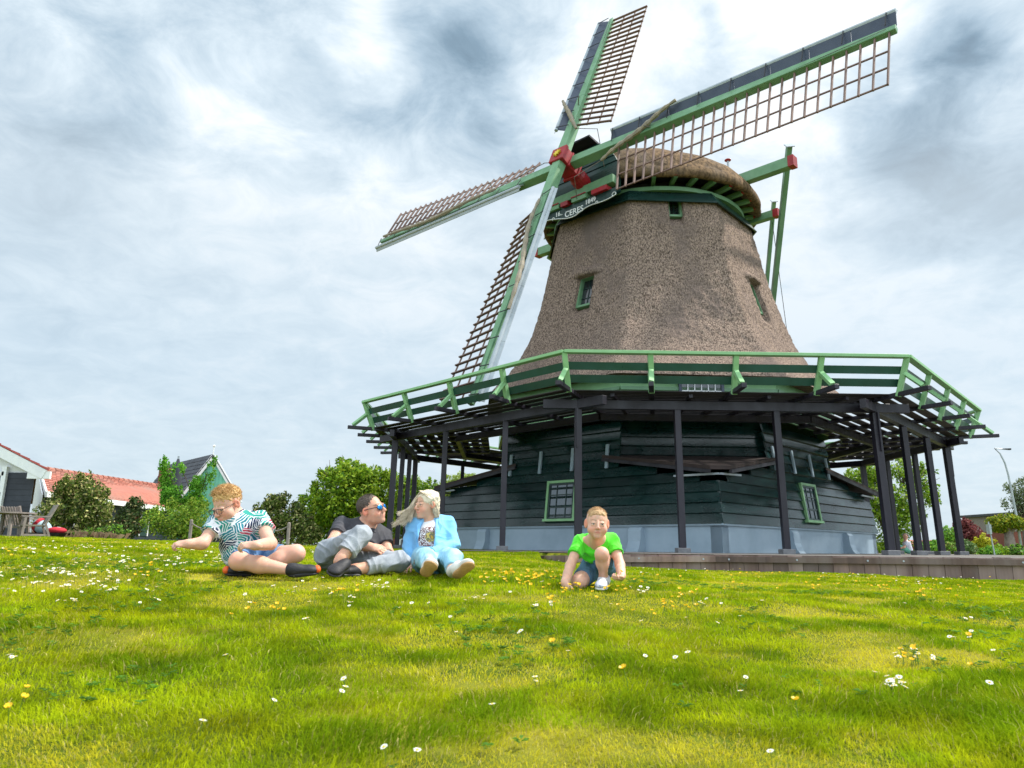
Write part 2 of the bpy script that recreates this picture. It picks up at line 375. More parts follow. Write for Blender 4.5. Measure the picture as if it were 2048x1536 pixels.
# body windows
def face_frame(fa, apo_fn, th=TT):
    a = -math.pi / 2 + th + fa; n = V((math.cos(a), math.sin(a), 0)); t = V((-math.sin(a), math.cos(a), 0))
    return n, t
for fa, s0, z0, w, h in wins:
    n, t = face_frame(fa, None); apf = lambda z: float(np.interp(z, zz, ap))
    lean = (apf(z0 + h / 2) - apf(z0 - h / 2)) / h
    up = (n * lean + V((0, 0, 1))).normalized()
    c = n * (apf(z0) - .30) + t * s0 + V((0, 0, z0)); nn = t.cross(up)
    fr = MB(); g = .08
    for sx in (-1, 1): fr.beam(c + t * sx * w / 2 - up * (h / 2 + .02), c + t * sx * w / 2 + up * (h / 2 + .02), g, .30, nn)
    for sy in (-1, 1): fr.beam(c + up * sy * (h / 2 - .01) - t * (w / 2), c + up * sy * (h / 2 - .01) + t * (w / 2), g, .31, nn)
    fo = fr.build('window', M['green'], wm)
    gl = MB(); gl.poly([c - nn * .02 + t * x * w / 2 + up * y * h / 2 for x, y in ((-1, -1), (1, -1), (1, 1), (-1, 1))], .02, nn); gl.build('pane', M['glass'], fo)
    bars = MB()
    bars.beam(c - up * h / 2, c + up * h / 2, .03, .05, nn)
    for q in (-.17, .17): bars.beam(c - t * w / 2 + up * h * q, c + t * w / 2 + up * h * q, .03, .045, nn)
    bars.build('glazing_bar', M['dgreen'], fo)
# --- drip boards and ring under the cap
mb = MB()
for k in range(8):
    p = [octp(3.70, 11.50, k), octp(3.70, 11.50, k + 1), octp(3.42, 11.98, k + 1), octp(3.42, 11.98, k)]
    q = [octp(3.64, 11.50, k), octp(3.64, 11.50, k + 1), octp(3.36, 11.98, k + 1), octp(3.36, 11.98, k)]
    mb.hexa([q[0], q[1], p[1], p[0], q[3], q[2], p[2], p[3]])
mb.build('drip_board', M['dgreen'], wm)
def ring(r0, r1, z0, z1, n=96):
    mb = MB()
    for k in range(n):
        a, b = 2 * math.pi * k / n, 2 * math.pi * (k + 1) / n
        P = lambda r, t, z: V((r * math.cos(t), r * math.sin(t), z))
        mb.hexa([P(r0, a, z0), P(r0, b, z0), P(r1, b, z0), P(r1, a, z0), P(r0, a, z1), P(r0, b, z1), P(r1, b, z1), P(r1, a, z1)])
    return mb
ring(3.2, 3.60, 11.96, 12.10).build('curb_ring', M['green'], wm)
ring(2.9, 3.25, 11.6, 12.4).build('inner_drum', M['beam'], wm)

# --- cap: turns as one with shaft and sails
AZ = .77
Bk = V((math.sin(AZ), math.cos(AZ), 0)); Xd = V((math.cos(AZ), -math.sin(AZ), 0))     # Bk points to the tail
def C(s, b, z): return Xd * s + Bk * b + V((0, 0, z))
UF, UB, RC = -3.85, 4.15, 4.12
nu, nv = 60, 72
us = np.linspace(UF, UB, nu); vv = np.linspace(-1, 1, nv)
rim = 12.55
def half_w(u):
    c = math.sqrt(max(RC * RC - u * u, 0))
    return c if u > -1.2 else float(np.interp(u, [-3.85, -3.5, -3.0, -2.4, -1.8, -1.2], [1.48, 2.05, 2.62, 3.16, 3.60, 3.94]))
vs = []
for u in us:
    uc = min(max(u, -RC), RC)
    w = half_w(uc) if u < RC - .02 else .0
    zr = np.interp(u, [-3.5, -2, 0, 1.5, 3, 3.8, 4.15], [13.95, 14.25, 14.45, 14.25, 13.65, 13.1, 12.70])
    for v in vv:
        x = math.sin(v * math.pi / 2) * w
        s_ = abs(math.sin(v * math.pi / 2)); hgt = (1 - s_ ** 2.2) ** .62
        n_ = (vnoise(np.array(u * 3 + 20), np.array(v * 9 + 20), 4) - .5) * .08
        vs.append(C(x, u, rim + (zr - rim) * hgt + n_))
fs = [(i * nv + j, i * nv + j + 1, (i + 1) * nv + j + 1, (i + 1) * nv + j) for i in range(nu - 1) for j in range(nv - 1)]
cap = link('cap', mesh_np('cap', [tuple(p) for p in vs], fs, True), M['cap_thatch'], wm); tag(cap, 'brown thatched cap on top of the mill')
# thick rounded eave of the cap
rim_l = [(-half_w(u), u) for u in np.linspace(UF, -1.2, 14)][::1]
arc = [(-RC * math.sin(t), -RC * math.cos(t)) for t in np.linspace(math.acos(1.2 / RC), math.pi, 40)][1:]
half = rim_l + arc; rimpts = half + [(-x, y) for x, y in half[::-1][1:]]; NE = len(rimpts) - 1
sec = [(-.62, .06), (-.55, -.02), (-.30, -.14), (-.08, -.26), (.02, -.27), (.08, -.20), (.09, -.08), (.05, .06), (-.06, .24), (-.24, .38)]
ev = []
for q_, (sx, by) in enumerate(rimpts):
    wob = float(vnoise(np.array(q_ * .45 + 30), np.array(3.), 8) - .5) * .05
    a_, b_ = rimpts[max(q_ - 1, 0)], rimpts[min(q_ + 1, NE)]; nx_, ny_ = (b_[1] - a_[1]), -(b_[0] - a_[0]); l_ = -math.hypot(nx_, ny_); nx_ /= l_; ny_ /= l_
    if nx_ * sx + ny_ * by < 0: nx_, ny_ = -nx_, -ny_
    ev += [C(sx + nx_ * (dr + wob), by + ny_ * (dr + wob), rim + dz + wob * .6) for dr, dz in sec]
ns_ = len(sec)
fs = [(i * ns_ + j, i * ns_ + (j + 1) % ns_, (i + 1) * ns_ + (j + 1) % ns_, (i + 1) * ns_ + j) for i in range(NE) for j in range(ns_)]
ev_m = mesh_np('cap_eave', [tuple(p) for p in ev], fs, True)
bm = bmesh.new(); bm.from_mesh(ev_m); bmesh.ops.holes_fill(bm, edges=bm.edges); bmesh.ops.recalc_face_normals(bm, faces=bm.faces); bm.to_mesh(ev_m); bm.free()
link('eave', ev_m, M['cap_thatch'], cap)
# soffit and rafter ends under the eave
mb = ring(3.3, 3.98, 12.46, 12.50); mb.build('soffit', M['beam'], cap)
for k in range(34):
    t = 2 * math.pi * (k + .5) / 34
    if abs(((t - math.pi) + math.pi) % (2 * math.pi) - math.pi) > math.pi - .0: continue
    d = Xd * math.sin(t) + Bk * math.cos(t)
    if d.dot(-Bk) > .86: continue
    mb = MB(); mb.beam(d * 3.3 + V((0, 0, 12.30)), d * 3.93 + V((0, 0, 12.33)), .13, .15); ro = mb.build('rafter_end', M['green'], cap)
    mb = MB(); mb.beam(d * 3.932 + V((0, 0, 12.36)), d * 3.99 + V((0, 0, 12.37)), .13, .13); mb.build('rafter_tip', M['red'], ro)
# front gable: dark boards, green weather beam, stepped blocks, name board
GP = UF - .02
mb = MB()
gw = lambda z: np.interp(z, [11.6, 12.4, 13.0, 13.5, 13.9], [1.5, 1.5, 1.42, 1.1, .6])
for i in range(9):
    z0, z1 = 11.75 + i * .24, 11.75 + (i + 1) * .24 - .015
    mb.hexa([C(-gw(z0), GP - .05, z0), C(gw(z0), GP - .05, z0), C(gw(z0), GP + .05, z0), C(-gw(z0), GP + .05, z0),
             C(-gw(z1), GP - .02, z1), C(gw(z1), GP - .02, z1), C(gw(z1), GP + .05, z1), C(-gw(z1), GP + .05, z1)])
mb.build('gable_boarding', M['dgreen'], cap)
mb = MB(); mb.beam(C(-.0, GP + .3, 13.95), C(.0, GP - .42, 14.06), 1.1, .07); mb.beam(C(-.66, GP + .3, 13.76), C(-.66, GP - .4, 13.86), .5, .06, (-.5, 0, 1)); mb.build('gable_hood', M['beam'], cap)
SX = -.15
mb = MB(); mb.beam(C(SX - 1.5, GP - .22, 12.10), C(SX + 1.62, GP - .22, 12.14), .34, .30); mb.build('weather_beam', M['green'], cap, bevel=.01)
mb = MB(); mb.beam(C(SX - 1.5, GP - .12, 12.46), C(SX + 1.66, GP - .12, 12.50), .10, .36, (0, 0, 1)); mb.build('upper_board', M['dgreen'], cap)
for sx, w, mat in ((-1.42, .40, 'red'), (-.92, .50, 'green'), (-.40, .30, 'red'), (.22, .62, 'green'), (1.12, .62, 'red')):
    mb = MB(); red = mat == 'red'
    mb.beam(C(SX + sx - w / 2, GP - .30, 11.84 if red else 11.87), C(SX + sx + w / 2, GP - .30, 11.84 if red else 11.87), .30, .15 if red else .18)
    bo = mb.build('block', M[mat], cap)
    mb = MB(); mb.beam(C(SX + sx - w / 2 - .01, GP - .47, 11.84 if red else 11.95), C(SX + sx + w / 2 + .01, GP - .47, 11.84 if red else 11.95), .035, .035 if not red else .16); mb.build('block_edge', M['red'], bo)
# name board with lettering and white scroll outline
BN = GP - .34
bx = np.linspace(-1.60, 1.72, 60)
lowz = lambda s: 11.40 + .10 * abs(s / 1.7) - .10 * math.exp(-((s + .05) / .5) ** 2) + .045 * math.sin(s * 3.6)
mb = MB(); top = [C(SX + s, BN, 11.78) for s in bx[::-1]]; bot = [C(SX + s, BN, lowz(s)) for s in bx]
for i in range(59):
    mb.hexa([C(SX + bx[i], BN, lowz(bx[i])), C(SX + bx[i + 1], BN, lowz(bx[i + 1])), C(SX + bx[i + 1], BN + .05, lowz(bx[i + 1])), C(SX + bx[i], BN + .05, lowz(bx[i])),
             C(SX + bx[i], BN, 11.78), C(SX + bx[i + 1], BN, 11.78), C(SX + bx[i + 1], BN + .05, 11.78), C(SX + bx[i], BN + .05, 11.78)])
board = mb.build('name_board', M['dgreen'], cap)
mb = MB(); mb.tube([C(SX + s, BN - .012, lowz(s) + .012) for s in bx], .016, 6)
for s0, sg in ((-1.60, 1), (1.72, -1), (-.95, -1), (.88, 1)):
    z0 = lowz(s0) + .02; rr = .075 if abs(s0) > 1.5 else .05
    mb.tube([C(SX + s0 - sg * 0 + sg * rr * (1 - math.cos(t)) * (1 if abs(s0) > 1.5 else 1), BN - .014, z0 + rr * math.sin(t) + rr * .2) for t in np.linspace(-.4, 4.2, 14)], .013, 6)
mb.build('scroll_outline', M['white'], board)
def lettering(txt, s, z, size, rot, parent):
    cu = bpy.data.curves.new('lettering', 'FONT'); cu.body = txt; cu.size = size; cu.extrude = .006; cu.align_x = 'CENTER'; cu.align_y = 'CENTER'; cu.offset = .004
    tmp = bpy.data.objects.new('tmp_text', cu); COL.objects.link(tmp); bpy.context.view_layer.update()
    me = bpy.data.meshes.new_from_object(tmp.evaluated_get(bpy.context.evaluated_depsgraph_get())); bpy.data.objects.remove(tmp); me.name = 'lettering'
    o = bpy.data.objects.new('lettering', me); COL.objects.link(o); me.materials.clear(); me.materials.append(M['white'])
    m = Matrix((Xd, V((0, 0, 1)), Xd.cross(V((0, 0, 1))))).transposed().to_4x4() @ Matrix.Rotation(rot, 4, 'Z')
    m.translation = C(SX + s, BN - .012, z); o.parent = parent; o.matrix_local = m
lettering('CERES', -.06, 11.47, .30, 0, board)
lettering('16..', -.74, 11.60, .23, .0, board); lettering('1849', .66, 11.63, .23, .0, board)
# tail frame: long and short cross beams, braces down to the tail pole
def beamobj(name, a, b, w, h, mat, parent=wm, up=(0, 0, 1), tips=None):
    mb = MB(); mb.beam(a, b, w, h, up); o = mb.build(name, M[mat], parent, bevel=.008)
    if tips:
        d = (V(b) - V(a)).normalized()
        for e, sg in tips:
            q = V(b) if e else V(a)
            mb = MB(); mb.beam(q + d * sg * .002, q + d * sg * .20, w * 1.06, h * 1.06); mb.build('red_end', M['red'], o)
    return o
def tail_pole(a, b, w):
    o = beamobj('tail_pole', a, b, w, w * .8, 'green', up=(1, 0, 0))
    d = (V(a) - V(b)).normalized(); mb = MB(); mb.beam(V(a) + d * .01, V(a) + d * .04, w * 1.6, w * 1.3, (1, 0, 0)); mb.build('metal_cap', M['grey'], o)
long_z, short_z = 12.92, 12.30
beamobj('cross_beam', C(-5.75, .2, long_z), C(5.6, .2, long_z), .32, .36, 'green', tips=[(0, -1), (1, 1)])
beamobj('cross_beam', C(-4.1, 2.3, short_z), C(4.05, 2.3, short_z), .26, .28, 'green', tips=[(0, -1), (1, 1)])
tail = C(0, 7.6, 4.3)
for sx in (-1, 1):
    tail_pole(C(5.55 * sx, .42, long_z + .75), tail + Xd * .3 * sx, .21)
    tail_pole(C(4.0 * sx, 2.5, short_z + .6), tail + V((0, 0, .9)) + Xd * .2 * sx, .16)
beamobj('brace', C(-5.4, .35, long_z - .2), C(-3.2, 2.8, 10.6), .2, .22, 'green')
beamobj('tail_beam', C(0, 3.9, 12.6), tail + V((0, 0, -.5)), .36, .4, 'green', up=(1, 0, 0))
mb = MB(); mb.tube([C(3.9, 2.45, 12.1), tail + V((0, 0, 3.3)) + Xd * 2.1], .012, 5); mb.build('tail_rope', M['iron'], wm)
mb = MB(); q = C(2.55, 1.9, 0); mb.tube([q + V((0, 0, 13.2)), q + V((0, 0, 14.9))], .045, 8); o = mb.build('lightning_rod', M['grey'], cap); mb = MB(); mb.ell(q + V((0, 0, 14.93)), (.13, .13, .05)); mb.build('rod_tip', M['red'], o)

# --- windshaft, poll end and sails
HUB = V((1.69, 22.36, 12.881)); HUB = HUB - MC
sAZ, sTL, sPH = .755, .385, -.033
Dn = V((-math.sin(sAZ) * math.cos(sTL), -math.cos(sAZ) * math.cos(sTL), math.sin(sTL)))
Sx = V((math.cos(sAZ), -math.sin(sAZ), 0)); Sy = Sx.cross(Dn); Sy = Sy if Sy.z > 0 else -Sy
def sail_dir(k): a = sPH + k * math.pi / 2; return Sx * math.cos(a) + Sy * math.sin(a)
ws_ = empty('windshaft', (0, 0, 0)); ws_.parent = wm
mb = MB(); mb.tube([HUB - Dn * .3, HUB - Dn * .7, HUB - Dn * .8, HUB - Dn * 1.5], [.26, .27, .31, .30], 16); mb.build('shaft_neck', M['red'], ws_, bevel=.01)
mb = MB(); ax = sail_dir(0); ay = sail_dir(1)
mb.beam(HUB - Dn * .50, HUB + Dn * .36, .56, .56, ay); mb.beam(HUB - Dn * .56, HUB - Dn * .46, .66, .66, ay); mb.beam(HUB + Dn * .26, HUB + Dn * .40, .62, .62, ay); mb.beam(HUB - Dn * .06, HUB + Dn * .02, .62, .62, ay)
mb.build('poll_end', M['red'], ws_, bevel=.02)
mb = MB(); pts = []
for k in range(16):
    r = .16 if k % 2 == 0 else .07; a = k * math.pi / 8; pts.append(HUB + Dn * .405 + ax * r * math.cos(a) + ay * r * math.sin(a))
mb.poly(pts, .05, Dn); mb.build('star', M['yellow'], ws_)
LEN = [10.36, 7.53, 10.56, 9.7]
for k in range(4):
    d = sail_dir(k); tdir = sail_dir(k - 1)            # lattice lies on the clockwise side
    off = Dn * (.17 if k % 2 else -.17); Ls = LEN[k]; kk = Ls / 10.4
    P = lambda r, c, n=0.0: HUB + off + d * r + (tdir * math.cos(tw(r)) - Dn * math.sin(tw(r))) * c + Dn * n
    tw = lambda r: .36 - .26 * r / Ls
    s_root = empty('sail', HUB + off); s_root.parent = wm
    s_root['label'] = ['upper right sail with slate board above its lattice', 'topmost sail, steep, lattice on its right', 'left sail seen thin, lattice above it', 'lowest sail with pale grey board, behind the stage'][k]
    def pb(mb, name, mat, bevel=0):
        o = mb.build(name, mat, s_root, bevel=bevel); o.matrix_parent_inverse = Matrix.Translation(-(HUB + off)); return o
    mb = MB(); mb.beam(HUB + off - d * .02, HUB + off + d * Ls * .4, .34, .34, tdir, .29, .30); mb.beam(HUB + off + d * Ls * .4, HUB + off + d * Ls, .29, .30, tdir, .17, .17)
    pb(mb, 'stock', M['green'], .012)
    mb = MB(); r0, r1 = Ls * .21, Ls * .985
    W = 1.72 * kk ** .5; nb = 24 if k != 1 else 22
    for i in range(nb + 1):
        r = r0 + (r1 - r0) * i / nb; mb.beam(P(r, .05, .02), P(r, W * (.93 + .07 * i / nb) + .07, .02), .036, .075, Dn)
    for c in (.36, .68, 1.0):
        rr = [r0 + (r1 - r0) * i / 12 for i in range(13)]
        for i in range(12): mb.beam(P(rr[i], W * c * (.93 + .07 * i / 12), -.03), P(rr[i + 1], W * c * (.93 + .07 * (i + 1) / 12), -.03), .04, .035, Dn)
    pb(mb, 'lattice', M['lath'])
    # leading boards: flat dark board plus rounded light nose
    mb = MB(); q0, q1 = Ls * .18, Ls * 1.0; lw = .38 if k < 2 else .28
    nseg = 8
    for i in range(nseg):
        a, b = q0 + (q1 - q0) * i / nseg + .01, q0 + (q1 - q0) * (i + 1) / nseg
        A, Bp, Cc, Dd = P(a, -.16, -.02), P(b, -.14, -.02), P(b, -.14 - lw, .10), P(a, -.14 - lw, .10)
        mb.hexa([A, Bp, Cc, Dd, A + Dn * .025, Bp + Dn * .025, Cc + Dn * .025, Dd + Dn * .025])
    pb(mb, 'leading_board', M['navy' if k < 2 else 'grey'])
    mb = MB(); mb.tube([P(q0, -.14 - lw - .02, .08), P(q1, -.14 - lw - .02, .08)], .065, 8)
    for i in range(nseg): 
        a, b = q0 + (q1 - q0) * i / nseg + .01, q0 + (q1 - q0) * (i + 1) / nseg
        mb.hexa([P(a, -.14 - lw, .10), P(b, -.14 - lw, .10), P(b, -.3 - lw, -.05), P(a, -.3 - lw, -.05)] + [p + Dn * .02 for p in (P(a, -.14 - lw, .10), P(b, -.14 - lw, .10), P(b, -.3 - lw, -.05), P(a, -.3 - lw, -.05))])
    pb(mb, 'sail_nose', M['grey'])
    # board brackets
    for i in range(9):
        r = q0 + (q1 - q0) * i / 8.3 + .1; mb = MB(); mb.beam(P(r, -.02, .19), P(r, -.14 - lw, .15), .025, .02, Dn)
        pb(mb, 'bracket', M['iron'])
    # furled sail cloth twisted along the stock
    span = [(.16, .42), (.15, .36), (.30, .95), (.22, .70)][k]
    pts = []; rs = []
    for i in range(26):
        t = i / 25; r = Ls * (span[0] + (span[1] - span[0]) * t)
        c = [.62 - 1.05 * t, .40 - .95 * t, -.05 - .25 * math.sin(t * 3), -.30 + .35 * math.sin(t * 4 + 1)][k]
        pts.append(P(r, c, .26 + .03 * math.sin(t * 9))); rs.append((.045 + .035 * math.sin(t * 3.14)) * (1 + .25 * math.sin(i * 2.1)))
    mb = MB(); mb.tube(pts, rs, 7); pb(mb, 'furled_cloth', M['cloth'])
    mb = MB(); mb.tube([pts[0], HUB + Dn * .1 + d * .9 + tdir * (1.2 if k < 2 else .25), HUB + Dn * (-.9) + tdir * 1.0 + d * .2], .014, 5)
    mb.tube([P(Ls * .98, .02, .12), P(Ls * .6, .12, .12), P(Ls * .21, .06, .12)], .008, 4)
    mb.beam(P(Ls * .33, -.0, .1), P(Ls * .33, .28, .5), .03, .03); pb(mb, 'sail_rope', M['rope'])

# --- stage (gallery)
def SP(u, v, z, q=1.0):    # u: face position; corners of the eight-sided stage in the mill frame
    return L(u * q, v * q, z)
def corners(A, s_, W, e):
    return [(-s_, -A), (s_, -A), (W, -e), (W, e), (s_, A), (-s_, A), (-W, e), (-W, -e)]
CR = corners(9.6, 4.06, 9.95, 3.10)
def ringpt(i, t, q, z):
    a, b = CR[i % 8], CR[(i + 1) % 8]
    return L((a[0] * (1 - t) + b[0] * t) * q, (a[1] * (1 - t) + b[1] * t) * q, z)
BAYS = 4
ZD = 3.80
# support posts (three to a side), ring beam, corner brackets
for i in range(8):
    for j in range(3):
        t = j / 3; b_ = ringpt(i, t, .905, 0); tp = ringpt(i, t, .897, 3.42)
        mb = MB(); mb.beam(b_ + V((0, 0, -.02)), tp, .17 if j == 0 else .15, .17 if j == 0 else .15, (1, .05, 0)); po = mb.build('support_post', M['beam'], wm, bevel=.006)
        mb = MB(); mb.beam(b_ + V((0, 0, -.06)), b_ + V((0, 0, .13)), .30, .30, (1, .05, 0)); mb.build('post_footing', M['concrete'], po, bevel=.01)
        if j == 0:
            mb = MB(); d = (b_ - V((0, 0, 0))); d.z = 0; d.normalize()
            mb.beam(tp + d * .10 + V((0, 0, -.95)), tp + d * .092, .12, .04, (1, .05, 0)); mb.build('splice_plank', M['beam'], po)
for i in range(8):
    a, b = ringpt(i, 0, .897, 3.53), ringpt(i, 1, .897, 3.53); d = (b - a).normalized()
    mb = MB(); mb.beam(a - d * .85, b + d * .85, .15, .22); mb.build('ring_beam', M['beam'], wm, bevel=.006)
    ia, ib = ringpt(i, 0, .70, 3.57), ringpt(i, 1, .70, 3.57)
    mb = MB(); mb.beam(ia, ib, .14, .18); mb.build('ring_beam', M['beam'], wm)
# joists: run inward, stick out past the rail
rail_q = 1.0
for i in range(8):
    for j in range(BAYS):
        t = j / BAYS
        o_ = ringpt(i, t, 1.045, 3.76); inn = ringpt(i, t, .60, 3.68)
        mb = MB(); mb.beam(inn, o_, .12, .105, (0, 0, 1)); mb.build('joist', M['beam'], wm, bevel=.006)
        if i in (0, 4): mb = MB(); mb.beam(ringpt(i, t + .5 / BAYS, .60, 3.66), ringpt(i, t + .5 / BAYS, .935, 3.71), .09, .08, (0, 0, 1)); mb.build('joist', M['beam'], wm)
# deck boards, laid parallel to each side with open joints
for i in range(8):
    mb = MB(); q = .60; dk = .0
    while q < .945:
        q2 = q + (.0140 if i not in (6, 2, 7, 1) else .0275); g = .0048 if i not in (6, 2, 7, 1) else .0095
        zb = 3.755 + .06 * (q - .6); e = .0006
        A_, B_, C_, D_ = ringpt(i, e, q, zb), ringpt(i, 1 - e, q, zb), ringpt(i, 1 - e, q2, zb), ringpt(i, e, q2, zb)
        up = V((0, 0, .022)); mb.hexa([A_, D_, C_, B_, A_ + up, D_ + up, C_ + up, B_ + up])
        q = q2 + (g if random.random() < .8 else g * 1.6)
    mb.build('deck', M['deck'], wm)
# railing
for i in range(8):
    a, b = ringpt(i, 0, 1.0, 4.60), ringpt(i, 1, 1.0, 4.60); n = ringpt(i, .5, 1, 0).normalized()
    mb = MB(); mb.beam(a, b, .17, .075); mb.build('handrail', M['lgreen'], wm, bevel=.006)
    for z, q in ((4.30, .984), (4.02, .970)):
        mb = MB(); mb.beam(ringpt(i, .0, q, z), ringpt(i, 1, q, z), .03, .19, (n + V((0, 0, 3.5)))); mb.build('rail_board', M['railboard'], wm)
    for j in range(BAYS):
        t = j / BAYS; pb_, pt_ = ringpt(i, t, .966, 3.70), ringpt(i, t, .998, 4.575)
        mb = MB(); mb.beam(pb_, pt_, .125, .12, n); rp = mb.build('rail_post', M['lgreen'], wm, bevel=.006)
        mb = MB(); mb.beam(ringpt(i, t, 1.030, 3.83), ringpt(i, t, .990, 4.20), .11, .09, n); mb.build('rail_brace', M['lgreen'], rp)
# green wall and window between deck and thatch, front door frames
mb = MB()
for k in range(8):
    z0, z1 = 3.8, 5.02
    mb.hexa([octp(5.50, z0, k), octp(5.50, z0, k + 1), octp(5.58, z0, k + 1), octp(5.58, z0, k), octp(5.42, z1, k), octp(5.42, z1, k + 1), octp(5.50, z1, k + 1), octp(5.50, z1, k)])
mb.build('stage_wall', M['lgreen'], wm)
for fa in (0, -math.pi / 4, math.pi / 4):
    n, t = face_frame(fa, None)
    mb = MB(); mb.beam(n * 5.62 - t * 2.3 + V((0, 0, 4.15)), n * 5.62 + t * 2.3 + V((0, 0, 4.15)), .04, .10); mb.beam(n * 5.60 - t * 2.3 + V((0, 0, 4.62)), n * 5.60 + t * 2.3 + V((0, 0, 4.62)), .04, .10)
    mb.build('wall_batten', M['green'], wm)
n, t = face_frame(0, None); c = n * 5.62 + t * .05 + V((0, 0, 4.42))
mb = MB()
for sx in (-1, 1): mb.beam(c + t * sx * .62 - V((0, 0, .42)), c + t * sx * .62 + V((0, 0, .42)), .08, .10, n)
for sy in (-1, 1): mb.beam(c - t * .66 + V((0, 0, sy * .42)), c + t * .66 + V((0, 0, sy * .42)), .08, .10, n)
fo = mb.build('stage_window', M['navy'], wm); mb = MB(); mb.box(c - n * .01, (1.2, .02, .84), TT); mb.build('pane', M['glass'], fo)
mb = MB()
for q in (-.4, -.2, 0, .2, .4): mb.beam(c + t * q + n * .02 - V((0, 0, .42)), c + t * q + n * .02 + V((0, 0, .42)), .03, .03, n)
for q in (-.14, .14): mb.beam(c - t * .6 + n * .02 + V((0, 0, q)), c + t * .6 + n * .02 + V((0, 0, q)), .03, .03, n)
mb.build('glazing_bar', M['white'], fo)

# --- dark boarded base: square plan turned 45 degrees, corners roofed over
AB = 5.52; TB = TH
def sq(side, s, z, out=0.0):     # side 0: front-left, 1: front-right, 2: back-right, 3: back-left ; s along the wall
    a = -math.pi * .75 + side * math.pi / 2 + TB
    ap_ = AB - .12 * max(z - .75, 0) + out
    n = V((math.cos(a), math.sin(a), 0)); t = V((-math.sin(a), math.cos(a), 0))
    return n * ap_ + t * s + V((0, 0, z)), n, t
def corner_z(dist):    # height of the corner roof at distance s past the octagon edge
    return 0
OCT_S = 2.30
def top_at(s, z=None):
    e = max(0.0, abs(s) - OCT_S); full = AB - OCT_S
    return 2.62 - .66 * min(1, e / full) if abs(s) > OCT_S else 3.72
nb_ = 17
for side in range(4):
    mb = MB(); z = .74; bh = .27
    while z < 3.70:
        z1 = z + bh
        hw0 = AB - .12 * (z - .75) + .02; hw1 = AB - .12 * (z1 - .75) + .02
        def lim(zm):                     # half length of board at height zm under the corner roofs
            if zm <= 1.96: return None
            if zm >= 2.62: return OCT_S
            return OCT_S + (2.62 - zm) / .66 * (AB - OCT_S)
        l = lim(z1); h0 = hw0 if l is None else min(hw0, l); h1 = hw1 if l is None else min(hw1, l)
        p = [sq(side, -h0 - .0, z, .055)[0], sq(side, h0, z, .065)[0], sq(side, h0, z, .0)[0], sq(side, -h0, z, .0)[0],
             sq(side, -h1, z1, .012)[0], sq(side, h1, z1, .012)[0], sq(side, h1, z1, -.04)[0], sq(side, -h1, z1, -.04)[0]]
        mb.hexa([p[0], p[1], p[2], p[3], p[4], p[5], p[6], p[7]]); z = z1
    mb.build('weatherboard_wall', M['siding'], wm)
    # painted masonry plinth with a projecting ledge and buttresses
    mb = MB(); a, n, t = sq(side, 0, 0)
    hw = AB - .03
    mb.hexa([n * (AB - .35) - t * hw + V((0, 0, -.05)), n * (AB - .35) + t * hw + V((0, 0, -.05)), n * (AB - .03) + t * hw + V((0, 0, -.05)), n * (AB - .03) - t * hw + V((0, 0, -.05)),
             n * (AB - .35) - t * hw + V((0, 0, .70)), n * (AB - .35) + t * hw + V((0, 0, .70)), n * (AB - .03) + t * hw + V((0, 0, .70)), n * (AB - .03) - t * hw + V((0, 0, .70))])
    mb.build('plinth', M['greyblue'], wm)
    mb = MB(); mb.hexa([sq(side, -AB - .02, .69, -.2)[0], sq(side, AB + .02, .69, -.2)[0], sq(side, AB + .04, .69, .03)[0], sq(side, -AB - .04, .69, .03)[0],
                        sq(side, -AB - .02, .745, -.2)[0], sq(side, AB + .02, .745, -.2)[0], sq(side, AB + .04, .745, .03)[0], sq(side, -AB - .04, .745, .03)[0]])
    mb.build('plinth_ledge', M['greyblue'], wm)
    for s in (-3.0, 3.0) if side in (0, 2) else (-1.6, 2.6):
        mb = MB(); w = .20
        prof = [(0, 0.34), (.12, .24), (.30, .18), (.58, .16), (.66, .10)]
        for (z0, o0), (z1, o1) in zip(prof[:-1], prof[1:]):
            mb.hexa([sq(side, s - w, z0, -.05)[0], sq(side, s + w, z0, -.05)[0], sq(side, s + w, z0, o0)[0], sq(side, s - w, z0, o0)[0],
                     sq(side, s - w, z1, -.05)[0], sq(side, s + w, z1, -.05)[0], sq(side, s + w, z1, o1)[0], sq(side, s - w, z1, o1)[0]])
        mb.build('buttress', M['greyblue'], wm)
    # iron wall brackets under the stage
    for s in (-2.0, -.7, .6, 1.9):
        mb = MB(); mb.beam(sq(side, s, 2.35, .08)[0], sq(side, s, 3.05, .08)[0], .10, .05, sq(side, s, 0)[1]); mb.build('wall_bracket', M['greyblue'], wm)
